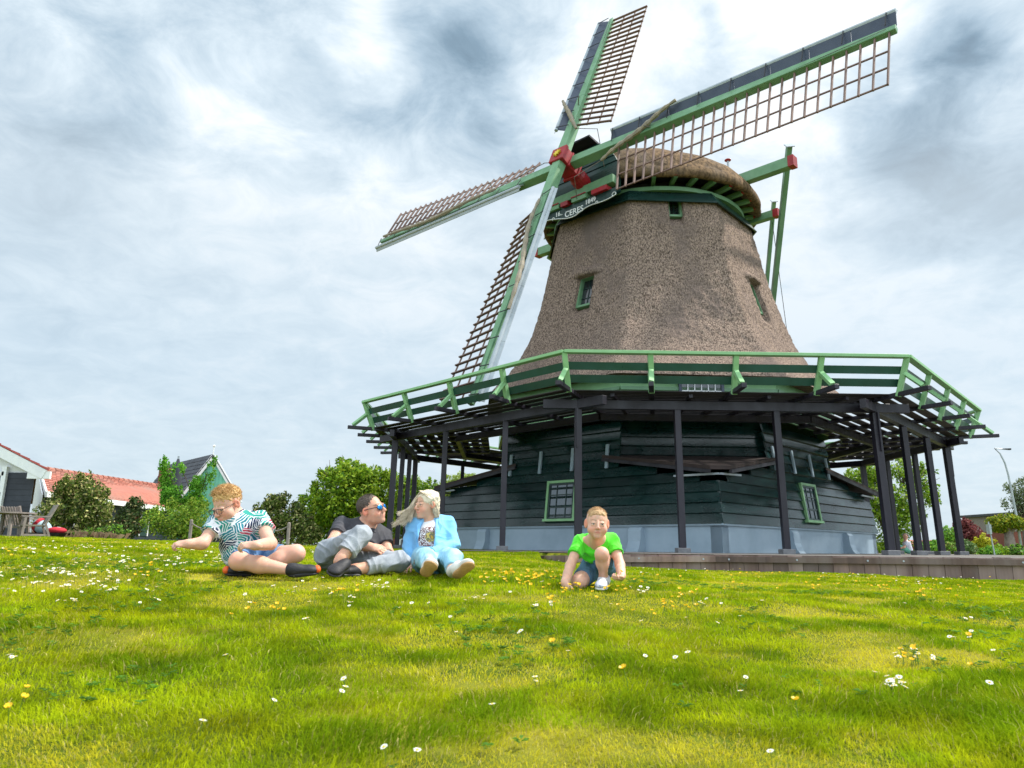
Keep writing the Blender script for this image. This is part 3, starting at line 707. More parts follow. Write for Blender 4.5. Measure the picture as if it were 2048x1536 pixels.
# octagon faces above the corner roofs, and the corner roofs themselves
for k in range(4):
    a = -math.pi / 2 + k * math.pi / 2 + TB; n = V((math.cos(a), math.sin(a), 0)); t = V((-math.sin(a), math.cos(a), 0))
    mb = MB(); z = 2.5
    while z < 3.72:
        o0 = 5.30 - .12 * (z - .75) + .05; o1 = 5.30 - .12 * (z + .27 - .75)
        mb.hexa([n * o0 - t * 2.34 + V((0, 0, z)), n * o0 + t * 2.34 + V((0, 0, z)), n * (o0 - .05) + t * 2.34 + V((0, 0, z)), n * (o0 - .05) - t * 2.34 + V((0, 0, z)),
                 n * o1 - t * 2.32 + V((0, 0, z + .27)), n * o1 + t * 2.32 + V((0, 0, z + .27)), n * (o1 - .05) + t * 2.32 + V((0, 0, z + .27)), n * (o1 - .05) - t * 2.32 + V((0, 0, z + .27))]); z += .27
    mb.build('weatherboard_wall', M['siding'], wm)
    tip = n * (AB * math.sqrt(2) + .02) + V((0, 0, 2.07)); la = n * 5.05 - t * 2.46 + V((0, 0, 2.66)); lb = n * 5.05 + t * 2.46 + V((0, 0, 2.66))
    sp = .26
    mb = MB(); bA, bB = la - t * .12, lb + t * .12; tA, tB = tip - t * sp + n * .05, tip + t * sp + n * .05
    mb.hexa([bA, tA, tB, bB, bA + V((0, 0, .09)), tA + V((0, 0, .09)), tB + V((0, 0, .09)), bB + V((0, 0, .09))])
    ro = mb.build('corner_roof', M['brownboard'], wm)
    mb = MB()
    for A_, B_ in ((bA, tA), (bB, tB)): mb.beam(A_ + V((0, 0, -.05)), B_ + V((0, 0, -.05)), .07, .09)
    mb.build('barge_board', M['beam'], ro)
    mb = MB(); mb.beam(tip - t * .02 + V((0, 0, -.10)) - n * .02, tip - t * .95 - n * .9 + V((0, 0, -.09)), .05, .05); mb.beam(tip + t * .02 + V((0, 0, -.10)) - n * .02, tip + t * .75 - n * .7 + V((0, 0, -.07)), .05, .05); mb.build('gutter_strip', M['grey'], ro)
# base windows
def base_window(side, s, zc_, w, h):
    c, n, t = sq(side, s, zc_, .03); up = (n * -.12 + V((0, 0, 1))).normalized(); nn = n
    mb = MB(); g = .075
    for sx in (-1, 1): mb.beam(c + t * sx * (w / 2) - up * h / 2, c + t * sx * (w / 2) + up * h / 2, g, .14, nn)
    mb.beam(c - t * (w / 2 + g / 2) + up * (h / 2 + .03), c + t * (w / 2 + g / 2) + up * (h / 2 + .03), .145, g, up); mb.beam(c - t * (w / 2 + .09) - up * (h / 2 + .03), c + t * (w / 2 + .09) - up * (h / 2 + .03), .20, .07, up)
    fo = mb.build('window', M['lgreen'], wm)
    mb = MB(); c2 = c + n * .02
    for sx in (-1, 1): mb.beam(c2 + t * sx * (w / 2 - .07) - up * (h / 2 - .02), c2 + t * sx * (w / 2 - .07) + up * (h / 2 - .02), .06, .05, nn)
    for sy in (-1, 1): mb.beam(c2 - t * (w / 2 - .04) + up * sy * (h / 2 - .03), c2 + t * (w / 2 - .04) + up * sy * (h / 2 - .03), .052, .06, up)
    for q in (-.17, .17): mb.beam(c2 + t * w * q - up * h / 2, c2 + t * w * q + up * h / 2, .028, .03, nn)
    for q in (-.17, .17): mb.beam(c2 - t * w / 2 + up * h * q, c2 + t * w / 2 + up * h * q, .032, .028, up)
    mb.build('sash', M['dgreen'], fo)
    mb = MB(); mb.poly([c + n * .005 + t * x * w / 2 + up * y * h / 2 for x, y in ((-1, -1), (1, -1), (1, 1), (-1, 1))], .012, n); mb.build('pane', M['mirrorglass'], fo)
M['mirrorglass'] = pm('reflecting_glass', (.05, .07, .08), (.07, .08, .09), .7, .04, spec=2.0, metal=.6)
base_window(0, .25, 1.47, 1.08, 1.10); base_window(1, .05, 1.50, 1.0, 1.06)

# ------------------------------------------------------------------ timber retaining wall
rw = empty('retaining_wall', (6.15, 12.4, 0)); tag(rw, 'low weathered timber retaining wall along the foot of the windmill terrace', 'retaining wall')
def rwp(mb, name, mat): o = mb.build(name, mat, rw); o.matrix_parent_inverse = Matrix.Translation((-6.15, -12.4, 0)); return o
def rw_top(x): return -.055 + .05 * sm((x - .4) / 1.6) + 0.004 * x
mb = MB()
for (x0, y0), (x1, y1) in zip(WALL[:-1], WALL[1:]):
    n = max(1, int(math.hypot(x1 - x0, y1 - y0) / .235)); a = V((x0, y0, 0)); b = V((x1, y1, 0)); d = (b - a) / n
    for i in range(n):
        p = a + d * i; q = a + d * (i + .965); zt = rw_top(p.x) + random.uniform(-.006, .006)
        mb.hexa([(p.x, p.y, -.75), (q.x, q.y, -.75), (q.x, q.y + .06, -.75), (p.x, p.y + .06, -.75), (p.x, p.y, zt), (q.x, q.y, zt), (q.x, q.y + .06, zt), (p.x, p.y + .06, zt)])
rwp(mb, 'plank', M['wall_wood'])['kind'] = 'stuff'
for (x0, y0), (x1, y1) in zip(WALL[1:-1], WALL[2:]):
    n = 2; a = V((x0, y0 - .03, 0)); b = V((x1, y1 - .03, 0)); d = (b - a) / n
    for i in range(n):
        p, q = a + d * i + d.normalized() * .004, a + d * (i + 1); mb = MB(); mb.beam((p.x, p.y, rw_top(p.x) - .07), (q.x, q.y, rw_top(q.x) - .07), .055, .095); o = rwp(mb, 'waling_board', M['wall_wood'])
        for t in (.08, .5, .92):
            r = p + (q - p) * t; mb = MB(); mb.tube([(r.x, r.y - .026, rw_top(r.x) - .07), (r.x, r.y - .036, rw_top(r.x) - .07)], .016, 8); bo = mb.build('bolt', M['grey'], o)

# ------------------------------------------------------------------ lawn: grass blades, weeds, daisies, buttercups
def hit(x, y):                       # where a sight line of the photograph meets the ground
    d = ray(x, y); t = np.arange(.8, 60, .01); px = d.x * t; py = d.y * t; pz = CAMZ + d.z * t
    g = ground_z(px, py); k = np.argmax(pz < g); return (float(px[k]), float(py[k]), float(g[k])) if (pz < g).any() else None
def patches(x, y):
    moss = sm((fbm(x * 1.7 + 7, y * 2.6 + 3, 21, 5) - .50) / .15)
    lush = sm((fbm(x * 2.3 + 31, y * 2.9 + 9, 33, 4) - .52) / .14)
    return moss, lush
def scatter(y0, y1, dens, hx=.80):
    n = int(dens * hx * (y1 ** 2 - y0 ** 2)); y = np.sqrt(rng.random(n) * (y1 ** 2 - y0 ** 2) + y0 ** 2); x = (rng.random(n) * 2 - 1) * hx * y
    k = ~((x > .5) & (y > wall_y(x) - .03)) & ~((x > -6) & (y > 16.5)); return x[k], y[k]
def grass(zones, name, label):
    vs = []; cs = []
    for y0, y1, dens, ln, wd in zones:
        x, y = scatter(y0, y1, dens); n = len(x)
        moss, lush = patches(x, y); tall = np.exp(-(((x - 1.95) / .55) ** 2 + ((y - 2.0) / .7) ** 2))
        clump = vnoise(x * 9 + 3, y * 9 + 11, 4)
        l = ln * (.45 + .65 * rng.random(n)) * (1 - .42 * moss) * (1 + .45 * lush) * (.7 + .6 * clump) * (1 + 2.0 * tall)
        w = wd * (.6 + .8 * rng.random(n)) * (1 - .25 * moss)
        z = ground_z(x, y); fa = vnoise(x * 3 + 40, y * 3 + 40, 6) * 9 + rng.normal(0, 1.3, n)
        lean = (.25 + .9 * rng.random(n)) * (1 - .4 * tall)
        dx, dy = np.cos(fa), np.sin(fa); ta = rng.random(n) * 2 * np.pi; sx, sy = np.cos(ta), np.sin(ta)
        B = np.stack([x, y, z - .004], -1); D = np.stack([dx, dy, 0 * x], -1); S = np.stack([sx, sy, 0 * x], -1) * (w / 2)[:, None]; U = np.array([0, 0, 1.])
        m_ = B + D * (l * lean * .30)[:, None] + U * (l * .55)[:, None]; t_ = B + D * (l * lean)[:, None] + U * (l * (1.0 - .35 * lean))[:, None]
        vs.append(np.stack([B - S, B + S, m_ + S * .8, m_ - S * .8, t_], 1).reshape(-1, 3))
        G = np.array([.20, .32, .008]); YG = np.array([.40, .44, .010]); MO = np.array([.70, .60, .045]); DG = np.array([.085, .20, .006]); ST = np.array([.55, .47, .22])
        a = np.clip(.25 * rng.random(n) + .9 * vnoise(x * 5 + 60, y * 7 + 60, 14) , 0, 1)[:, None]; big = fbm(x * .45 + 5, y * .55 + 2, 51, 3)[:, None]
        c = G * (1 - a) + YG * a; c = c * (.90 + .22 * big) * (.44 + 1.1 * fbm(x * 5.5 + 10, y * 7 + 10, 15, 4))[:, None]
        c = c * (1 - .75 * moss[:, None]) + MO * .75 * moss[:, None]; kk = (lush[:, None] * .72 * (.4 + .6 * rng.random((n, 1)))); c = c * (1 - kk) + DG * kk * 1.0 + G * 0
        st = (rng.random(n) < .03 + .10 * moss)[:, None]; c = np.where(st, ST * (.6 + .6 * rng.random((n, 1))), c)
        c = c * (.76 + .48 * rng.random((n, 1))) * np.array([1.0, 1.0, .75])
        cs.append(np.repeat(c, 5, 0))
    vs = np.concatenate(vs); n = len(vs) // 5; k = np.arange(n) * 5
    me = mesh_np(name, vs, [np.stack([k, k + 1, k + 2, k + 3], -1), np.stack([k + 3, k + 2, k + 4], -1)])
    setcol(me, np.concatenate(cs)); tag(link(name, me, M['grass']), label, 'grass', kind='stuff')
def leafmat(name, rough=.5, tr=.35, attr='col', c=None, spec=.35):
    m = bpy.data.materials.new(name); m.use_nodes = True; t = m.node_tree; b = t.nodes['Principled BSDF']; b.inputs['Roughness'].default_value = rough; b.inputs['Specular IOR Level'].default_value = spec
    tr_ = N(t, 'ShaderNodeBsdfTranslucent'); mx = N(t, 'ShaderNodeMixShader'); mx.inputs[0].default_value = tr
    if c is None:
        at = N(t, 'ShaderNodeAttribute', attribute_name=attr); t.links.new(at.outputs['Color'], b.inputs['Base Color']); t.links.new(at.outputs['Color'], tr_.inputs[0])
    else: b.inputs['Base Color'].default_value = (*c, 1); tr_.inputs[0].default_value = (*c, 1)
    t.links.new(b.outputs[0], mx.inputs[1]); t.links.new(tr_.outputs[0], mx.inputs[2]); t.links.new(mx.outputs[0], t.nodes['Material Output'].inputs[0]); return m
M['grass'] = leafmat('grass_blade', .9, .40, spec=.02); M['leaf'] = leafmat('leaf', .55, .35, spec=.2)
M['petal'] = leafmat('white_petal', .6, .3, c=(.85, .85, .82)); M['ypetal'] = leafmat('yellow_petal', .45, .25, c=(.90, .58, .02)); M['eye_yellow'] = leafmat('flower_centre', .7, .0, c=(.75, .5, .03)); M['stem'] = leafmat('flower_stem', .6, .2, c=(.12, .22, .03))
grass([(1.15, 2.4, 26000, .035, .0024), (2.4, 4.2, 15000, .034, .0031), (4.2, 7.5, 6200, .034, .0048), (7.5, 18, 2000, .036, .0085)], 'lawn_grass', 'short yellow green lawn grass with mossy patches')
# broad-leaved weeds in the lawn
x, y = scatter(1.2, 6.5, 110); moss, lush = patches(x, y); cl_ = vnoise(x * 1.6 + 3, y * 1.6 + 9, 77); k = (cl_ + .25 * rng.random(len(x)) > .72); x, y = x[k], y[k]
vs = []; cs = []
for i in range(len(x)):
    z = gz(x[i], y[i]); n = random.randint(5, 9); s = random.uniform(.007, .015); a0 = random.random() * 6.28; col = np.array([.07, .17, .015]) * random.uniform(.7, 1.6)
    for j in range(n):
        a = a0 + j * 6.28 / n; d = np.array([math.cos(a), math.sin(a), 0]); p = np.array([-d[1], d[0], 0]); o = np.array([x[i], y[i], z + .012 + random.random() * .012]); e = np.array([0, 0, 1.])
        vs += [o, o + d * s + p * s * .45 + e * s * .5, o + d * s * 1.9 + e * s * .35, o + d * s - p * s * .45 + e * s * .5]; cs += [col] * 4
k = np.arange(len(vs) // 4) * 4; me = mesh_np('lawn_weeds', vs, np.stack([k, k + 1, k + 2, k + 3], -1)); setcol(me, np.array(cs))
tag(link('lawn_weeds', me, M['leaf']), 'low dark green broad leaved weeds among the grass', 'weeds', kind='stuff')
def flower_mesh(kind, var):
    mb = MB(); rr = random.Random(var); h = rr.uniform(.030, .042) if kind == 'daisy' else rr.uniform(.045, .075)
    tl = V((rr.uniform(-.3, .3), rr.uniform(-.5, .1), 1)).normalized(); top = V((tl.x * h * .5, tl.y * h * .5, h)); _, s, u = basis(tl, (0, 1, 0))
    mb.m = 2; mb.tube([V((0, 0, -.01)), V((top.x * .3, top.y * .3, h * .5)), top], .0011, 4)
    mb.m = 0
    if kind == 'daisy':
        for j in range(13):
            a = 6.283 * j / 13 + rr.uniform(-.08, .08); d = s * math.cos(a) + u * math.sin(a); p = -s * math.sin(a) + u * math.cos(a); r = .0108 * rr.uniform(.85, 1.1)
            mb.poly([top + d * .002 - p * .001, top + d * r * .7 - p * .0022 + tl * .002, top + d * r + tl * .0015, top + d * r * .7 + p * .0022 + tl * .002, top + d * .002 + p * .001])
        mb.m = 1; mb.ell(top + tl * .001, (.0042, .0042, .0028), 7, 4)
    else:
        for j in range(5):
            a = 6.283 * j / 5; d = s * math.cos(a) + u * math.sin(a); p = -s * math.sin(a) + u * math.cos(a); r = .0105
            mb.poly([top, top + d * r * .6 - p * .0065 + tl * .003, top + d * r - p * .004 + tl * .0075, top + d * r + p * .004 + tl * .0075, top + d * r * .6 + p * .0065 + tl * .003])
        mb.m = 1; mb.ell(top + tl * .003, (.003, .003, .003), 6, 4)
    return mb
def flower_protos(kind):
    out = []
    for v_ in range(5):
        mb = flower_mesh(kind, v_ * 7 + 1); me = bpy.data.meshes.new(kind); me.from_pydata(mb.v, [], mb.f); me.polygons.foreach_set('material_index', mb.mi)
        for m_ in (M['petal' if kind == 'daisy' else 'ypetal'], M['eye_yellow'], M['stem']): me.materials.append(m_)
        out.append(me)
    return out
PRO = {k: flower_protos(k) for k in ('daisy', 'buttercup')}
def clusters(lst):
    out = []
    for cx_, cy_, sx_, sy_, n in lst:
        for _ in range(n):
            h_ = hit(cx_ + (random.gauss(0, sx_) if n > 1 else 0), cy_ + (random.gauss(0, sy_) if n > 1 else 0))
            if h_ and 1.2 < h_[1] < 16 and not (h_[0] > .5 and h_[1] > wall_y(h_[0]) - .05): out.append(h_)
    return out
DAI = [(90, 1150, 80, 14, 40), (230, 1160, 90, 16, 50), (340, 1130, 90, 14, 60), (60, 1180, 60, 8, 24), (200, 1190, 60, 6, 24), (420, 1120, 60, 12, 40), (100, 1105, 90, 6, 50), (300, 1100, 120, 5, 50), (630, 1105, 20, 8, 16), (640, 1120, 15, 8, 8),
       (845, 1140, 14, 5, 12), (760, 1182, 10, 3, 8), (745, 1178, 25, 8, 10), (700, 1215, 20, 5, 7), (540, 1205, 60, 8, 10), (600, 1170, 60, 10, 10), (150, 1215, 10, 3, 6), (290, 1210, 10, 3, 3), (940, 1210, 12, 3, 6), (1290, 1192, 10, 3, 8), (1310, 1145, 25, 5, 12), (1690, 1158, 30, 5, 22), (1880, 1158, 50, 4, 26), (1850, 1175, 15, 5, 10), (1070, 1222, 14, 3, 7),
       (1400, 1218, 8, 3, 4), (1200, 1125, 60, 4, 12), (1450, 1145, 60, 5, 10), (1790, 1388, 12, 7, 12), (1795, 1330, 4, 3, 3), (1830, 1325, 18, 8, 8), (1865, 1335, 8, 3, 3), (1780, 1390, 8, 3, 3), (22, 1335, 4, 3, 3), (690, 1390, 6, 4, 3), (680, 1405, 3, 3, 1), (1545, 1535, 4, 3, 1), (452, 1337, 4, 4, 1), (613, 1262, 6, 4, 2), (400, 1470, 4, 4, 1), (543, 1422, 4, 4, 1),
       (985, 1437, 4, 4, 1), (772, 1530, 4, 4, 1), (832, 1532, 4, 4, 1), (1045, 1282, 4, 4, 2), (1065, 1383, 5, 4, 2), (1137, 1322, 4, 4, 1), (1492, 1375, 4, 4, 1), (1483, 1407, 4, 4, 1), (1990, 1320, 4, 4, 1), (1980, 1395, 4, 4, 1), (985, 1170, 5, 5, 2), (1950, 1288, 4, 4, 2), (1905, 1292, 4, 4, 2), (1290, 1330, 4, 4, 1), (1750, 1365, 4, 4, 1), (900, 1200, 200, 25, 14), (1500, 1250, 250, 50, 14)]
BUT = [(1130, 1198, 28, 8, 14), (1050, 1178, 50, 8, 26), (1020, 1165, 30, 6, 14), (1215, 1200, 30, 6, 8), (1280, 1178, 12, 4, 5), (1100, 1160, 60, 8, 14), (1380, 1215, 25, 6, 9), (1350, 1235, 30, 6, 8), (1110, 1225, 8, 4, 4), (1500, 1160, 60, 8, 12), (1510, 1140, 8, 3, 2), (1480, 1145, 5, 3, 2), (1760, 1180, 60, 10, 26), (1900, 1190, 70, 10, 22), (1650, 1175, 60, 12, 12), (1830, 1200, 25, 5, 6),
       (47, 1403, 3, 3, 1), (15, 1467, 3, 3, 1), (36, 1434, 3, 3, 1), (1258, 1392, 3, 3, 1), (1597, 1450, 3, 3, 1), (1833, 1338, 10, 3, 4), (1805, 1338, 4, 3, 2), (556, 1246, 8, 5, 5), (505, 1228, 4, 4, 1), (458, 1250, 4, 4, 1), (500, 1256, 4, 4, 1), (1272, 1252, 4, 4, 1), (1240, 1236, 5, 4, 2), (1338, 1238, 5, 4, 2), (655, 1200, 25, 5, 5), (700, 1205, 15, 5, 4), (285, 1163, 8, 4, 4), (300, 1152, 10, 4, 4),
       (1020, 1170, 60, 8, 10), (15, 1115, 12, 4, 5), (130, 1110, 100, 8, 8), (1107, 1327, 4, 4, 1), (1950, 1370, 4, 4, 1), (1940, 1310, 4, 4, 1), (1400, 1170, 90, 10, 12)]
def plant(kind, lst, cap_n, label, group, stuffname, stufflabel):
    pts = sorted(clusters(lst), key=lambda p: p[1]); near, rest = pts[:cap_n], pts[cap_n:]
    for p in near:
        o = bpy.data.objects.new(kind, random.choice(PRO[kind])); COL.objects.link(o); s = random.uniform(.8, 1.15); o.location = p; o.scale = (s, s, s); o.rotation_euler = (0, 0, random.uniform(-.9, .9)); tag(o, label, 'flower', group)
    if rest:
        vs = []; fs4 = {}; vo = 0; allv = []; allf = []; mi = []
        for p in rest:
            pm_ = random.choice(PRO[kind]); s = random.uniform(.9, 1.3); a = random.uniform(-.9, .9); c, q = math.cos(a), math.sin(a)
            co = np.empty(len(pm_.vertices) * 3); pm_.vertices.foreach_get('co', co); co = co.reshape(-1, 3) * s
            allv += [(p[0] + c * k[0] - q * k[1], p[1] + q * k[0] + c * k[1], p[2] + k[2]) for k in co]
            for f in pm_.polygons: allf.append([i + vo for i in f.vertices]); mi.append(f.material_index)
            vo += len(co)
        me = bpy.data.meshes.new(stuffname); me.from_pydata(allv, [], allf); me.polygons.foreach_set('material_index', mi)
        o = link(stuffname, me, [M['petal' if kind == 'daisy' else 'ypetal'], M['eye_yellow'], M['stem']]); tag(o, stufflabel, 'flowers', kind='stuff')
plant('daisy', DAI, 290, 'small white daisy with yellow centre growing in the lawn', 'daisies scattered over the lawn', 'daisy_carpet', 'far carpet of tiny white daisies on the left of the lawn')
plant('buttercup', BUT, 290, 'small yellow buttercup growing in the lawn', 'buttercups scattered over the lawn', 'buttercup_carpet', 'far sprinkling of tiny yellow buttercups')

# ------------------------------------------------------------------ people: smooth blended volumes turned into one continuous surface
A_ = lambda *p: np.array(p, float)
def J(x, y, Y): d = ray(x, y); return A_(0, 0, CAMZ) + A_(*d) * (Y / d.y)
def nrm(v): v = np.asarray(v, float); return v / (np.linalg.norm(v) + 1e-12)
class Vol:
    def __init__(self): self.p = []
    def cap(self, a, b, ra, rb=None, k=.03, cut=0, op=0):          # tapered limb; cut 1: flat end at b, 2: at both ends
        self.p.append(('c', np.asarray(a, float), np.asarray(b, float), ra, ra if rb is None else rb, k, cut, op)); return self
    def ell(self, c, r, R_=None, k=.03, op=0):
        r = A_(r, r, r) if isinstance(r, (int, float)) else np.asarray(r, float)
        self.p.append(('e', np.asarray(c, float), r, np.eye(3) if R_ is None else np.asarray(R_, float), k, op)); return self
    def chain(self, pts, rs, k=.03, cut=0):
        for i in range(len(pts) - 1): self.cap(pts[i], pts[i + 1], rs[i], rs[i + 1], k, cut if i == len(pts) - 2 else 0)
        return self
    def mesh(self, h=.004):
        lo = np.full(3, 1e9); hi = -lo
        for p in self.p:
            if p[-1]: continue
            if p[0] == 'c': m = max(p[3], p[4]); l = np.minimum(p[1], p[2]) - m; u = np.maximum(p[1], p[2]) + m
            else: m = p[2].max(); l = p[1] - m; u = p[1] + m
            lo = np.minimum(lo, l); hi = np.maximum(hi, u)
        lo -= 4 * h; hi += 4 * h; n = np.ceil((hi - lo) / h).astype(int) + 1
        ax = [(lo[i] + h * np.arange(n[i])).astype(np.float32) for i in range(3)]
        D = np.full(n, .06, np.float32)
        for p in self.p:
            if p[0] == 'c': m = max(p[3], p[4]); l = np.minimum(p[1], p[2]) - m; u = np.maximum(p[1], p[2]) + m; k = p[5]
            else: m = p[2].max(); l = p[1] - m; u = p[1] + m; k = p[4]
            g = k + 3 * h; i0 = np.clip(((l - g - lo) / h).astype(int), 0, n); i1 = np.clip(((u + g - lo) / h).astype(int) + 2, 0, n)
            sl = tuple(slice(i0[i], i1[i]) for i in range(3))
            X = ax[0][sl[0]][:, None, None]; Y = ax[1][sl[1]][None, :, None]; Z = ax[2][sl[2]][None, None, :]
            if X.size == 0 or Y.size == 0 or Z.size == 0: continue
            if p[0] == 'c':
                a, b = p[1], p[2]; ba = b - a; bb = max(ba @ ba, 1e-9)
                px, py, pz = X - a[0], Y - a[1], Z - a[2]; t0 = (px * ba[0] + py * ba[1] + pz * ba[2]) / bb; t = np.clip(t0, 0, 1)
                d = np.sqrt((px - t * ba[0]) ** 2 + (py - t * ba[1]) ** 2 + (pz - t * ba[2]) ** 2) - (p[3] + (p[4] - p[3]) * t)
                if p[6]: d = np.maximum(d, (t0 - 1) * math.sqrt(bb))
                if p[6] == 2: d = np.maximum(d, -t0 * math.sqrt(bb))
            else:
                px, py, pz = X - p[1][0], Y - p[1][1], Z - p[1][2]; Rm = p[3]; r = p[2]
                q = [(px * Rm[0][i] + py * Rm[1][i] + pz * Rm[2][i]) for i in range(3)]
                k0 = np.sqrt(sum((q[i] / r[i]) ** 2 for i in range(3))); k1 = np.sqrt(sum((q[i] / r[i] ** 2) ** 2 for i in range(3))) + 1e-9
                d = k0 * (k0 - 1) / k1; d = np.where(k0 < .15, -r.min(), d)
            o = D[sl]
            if p[-1]: e = np.maximum(k - np.abs(o + d), 0) / max(k, 1e-6); D[sl] = np.maximum(o, -d) + e * e * k / 4
            else: e = np.maximum(k - np.abs(o - d), 0) / max(k, 1e-6); D[sl] = np.minimum(o, d) - e * e * k / 4
        return nets(D, lo, h)
def nets(D, lo, h):                  # surface nets
    S = D < 0; nx, ny, nz = D.shape
    cs = np.zeros((nx - 1, ny - 1, nz - 1), np.int8)
    for a in (0, 1):
        for b in (0, 1):
            for c in (0, 1): cs += S[a:nx - 1 + a, b:ny - 1 + b, c:nz - 1 + c]
    act = (cs > 0) & (cs < 8); idx = np.full(act.shape, -1, np.int32); I = np.argwhere(act); idx[tuple(I.T)] = np.arange(len(I))
    acc_ = np.zeros((len(I), 3)); cnt = np.zeros(len(I))
    cor = [(a, b, c) for a in (0, 1) for b in (0, 1) for c in (0, 1)]
    val = {c: D[I[:, 0] + c[0], I[:, 1] + c[1], I[:, 2] + c[2]] for c in cor}
    for c in cor:
        for ax in range(3):
            if c[ax]: continue
            e = list(c); e[ax] = 1; v0, v1 = val[c], val[tuple(e)]; m = (v0 < 0) != (v1 < 0)
            t = np.where(m, v0 / np.where(v0 == v1, 1, v0 - v1), 0); p = np.tile(np.array(c, float), (len(I), 1)); p[:, ax] += t
            acc_ += p * m[:, None]; cnt += m
    vs = lo + (I + acc_ / cnt[:, None]) * h
    fs = []
    for ax in range(3):
        s0 = [slice(None)] * 3; s1 = [slice(None)] * 3; s0[ax] = slice(0, -1); s1[ax] = slice(1, None)
        E_ = np.argwhere(S[tuple(s0)] != S[tuple(s1)]); o = [i for i in range(3) if i != ax]
        E_ = E_[(E_[:, o[0]] > 0) & (E_[:, o[1]] > 0)]
        ins = S[tuple(s0)][tuple(E_.T)]
        def cell(da, db): q = E_.copy(); q[:, o[0]] -= da; q[:, o[1]] -= db; return idx[tuple(q.T)]
        q = np.stack([cell(1, 1), cell(0, 1), cell(0, 0), cell(1, 0)], -1)
        flip = ins if ax != 1 else ~ins
        q = np.where(flip[:, None], q, q[:, ::-1]); fs.append(q)
    fs = np.concatenate(fs); return vs, fs[(fs >= 0).all(1)]
def vnormals(v, f):
    n = np.cross(v[f[:, 2]] - v[f[:, 0]], v[f[:, 3]] - v[f[:, 1]]); o = np.zeros_like(v)
    for i in range(4): np.add.at(o, f[:, i], n)
    return o / (np.linalg.norm(o, axis=1, keepdims=True) + 1e-12)
def relax(v, f, it=2):
    for _ in range(it):
        s = np.zeros_like(v); c = np.zeros(len(v))
        for i in range(4):
            a, b = f[:, i], f[:, (i + 1) % 4]; np.add.at(s, a, v[b]); np.add.at(s, b, v[a]); np.add.at(c, a, 1); np.add.at(c, b, 1)
        v = v * .4 + .6 * s / np.maximum(c, 1)[:, None]
    return v
def wrinkle(v, amp, wl, seed, st=(1, 1, 1)):
    r = np.random.default_rng(seed); o = np.zeros(len(v)); w = np.zeros_like(v)
    for _ in range(4): k = r.normal(0, 1, 3) * 3 / wl * .5; w += np.sin(v @ k + r.random() * 6)[:, None] * r.normal(0, 1, 3) * wl * .25
    for j in range(7):
        k = r.normal(0, 1, 3) * np.array(st); k = k / np.linalg.norm(k) * 6.28 / (wl * r.uniform(.7, 1.6)); o += 1 - 2 * np.abs(np.sin((v + w) @ k * .5 + r.random() * 6)) ** .8
    return amp * o / 2.6
def solid(name, vol, mat, parent, h=.004, amp=0, wl=.06, seed=1, color=None, paint=(), it=2, post=None):
    v, f = vol.mesh(h); v = relax(v, f, it)
    if amp: v = v + vnormals(v, f) * wrinkle(v, amp, wl, seed)[:, None]
    if post is not None: v = post(v, f)
    org = np.array(parent.location) if parent is not None and parent.parent is None else (np.array(parent.parent.location) if parent is not None else 0)
    me = mesh_np(name, v - org, f, True); o = link(name, me, mat, parent)
    if color is not None:
        c = np.tile(np.array(color, float), (len(v), 1)); nz = wrinkle(v, .06, .05, seed + 9)[:, None]; c = c * (1 + nz)
        for (ctr, r, col, s) in paint:
            r = np.asarray(r, float) if not isinstance(r, (int, float)) else r
            if isinstance(ctr, tuple) and len(ctr) == 2: q = (v - ctr[0]) @ ctr[1] / r; d = np.linalg.norm(q, axis=1)
            else: d = np.linalg.norm((v - ctr) / r, axis=1)
            w = (s * np.clip((1.25 - d) / .5, 0, 1))[:, None]; c = c * (1 - w) + np.array(col) * w
        setcol(me, np.clip(c, 0, 1))
    return o
def axes_from(f, u):                 # columns: right(x) forward(y) up(z) of a head
    f = nrm(f); u = np.asarray(u, float); x = nrm(np.cross(f, u)); z = np.cross(x, f); return np.stack([x, f, z], 1)
def head_prims(vol, c, Rm, s=1.0, child=False, er=None, soft=False):
    soft = soft or child
    P = lambda x, y, z: c + Rm @ (A_(x, y, z) * s)
    e = lambda x, y, z, rx, ry, rz, k=.02, op=0: vol.ell(P(x, y, z), A_(rx, ry, rz) * s, Rm, k * s, op)
    fw = 1.06 if child else 1.0
    e(0, -.018, .038, .076 * fw, .094, .080); e(0, .020, -.025, .064 * fw, .066, .080, .03); e(0, .030, -.074, .046 * fw, .048, .034, .03); e(0, .066, -.097, .022, .020, .018, .02)
    for sx in (-1, 1):
        e(sx * .038, .052, -.038, .026, .026, .028, .02)
 
        if not soft: e(sx * .030, .078, .022, .026, .012, .009, .012)
        if child: e(sx * .043, .042, -.046, .032, .032, .034, .02)
        e(sx * .032, .103 if soft else .099, .002, .019, .017, .012, .012, 1)
        e(sx * .033, .076, .006, .020, .012, .009, .006); e(sx * .033, .076, -.010, .019, .010, .007, .006)
        # ear: shell with a hollow
        er = er or (1.22 if child else 1.0)
        a = Rm @ np.array([[math.cos(.45 * sx), -math.sin(.45 * sx), 0], [math.sin(.45 * sx), math.cos(.45 * sx), 0], [0, 0, 1]])
        vol.ell(P(sx * (.080 * fw), -.012, -.004), A_(.009, .020 * er, .031 * er) * s, a, .008 * s); vol.ell(P(sx * (.089 * fw), -.006, .002), A_(.008, .011 * er, .018 * er) * s, a, .004 * s, 1)
        e(sx * .012, .097, -.034, .009, .010, .007, .006)
        e(sx * .012, .104, -.043, .0042, .005, .004, .003, 1)
    vol.cap(P(0, .082, .014), P(0, .106 if child else .111, -.030), .0085 * s, .0112 * s, .012 * s)
    e(0, .082, -.060, .023, .011, .0065, .008); e(0, .081, -.071, .019, .010, .0065, .008); e(0, .094, -.0655, .021, .008, .0016, .003, 1)
    return P
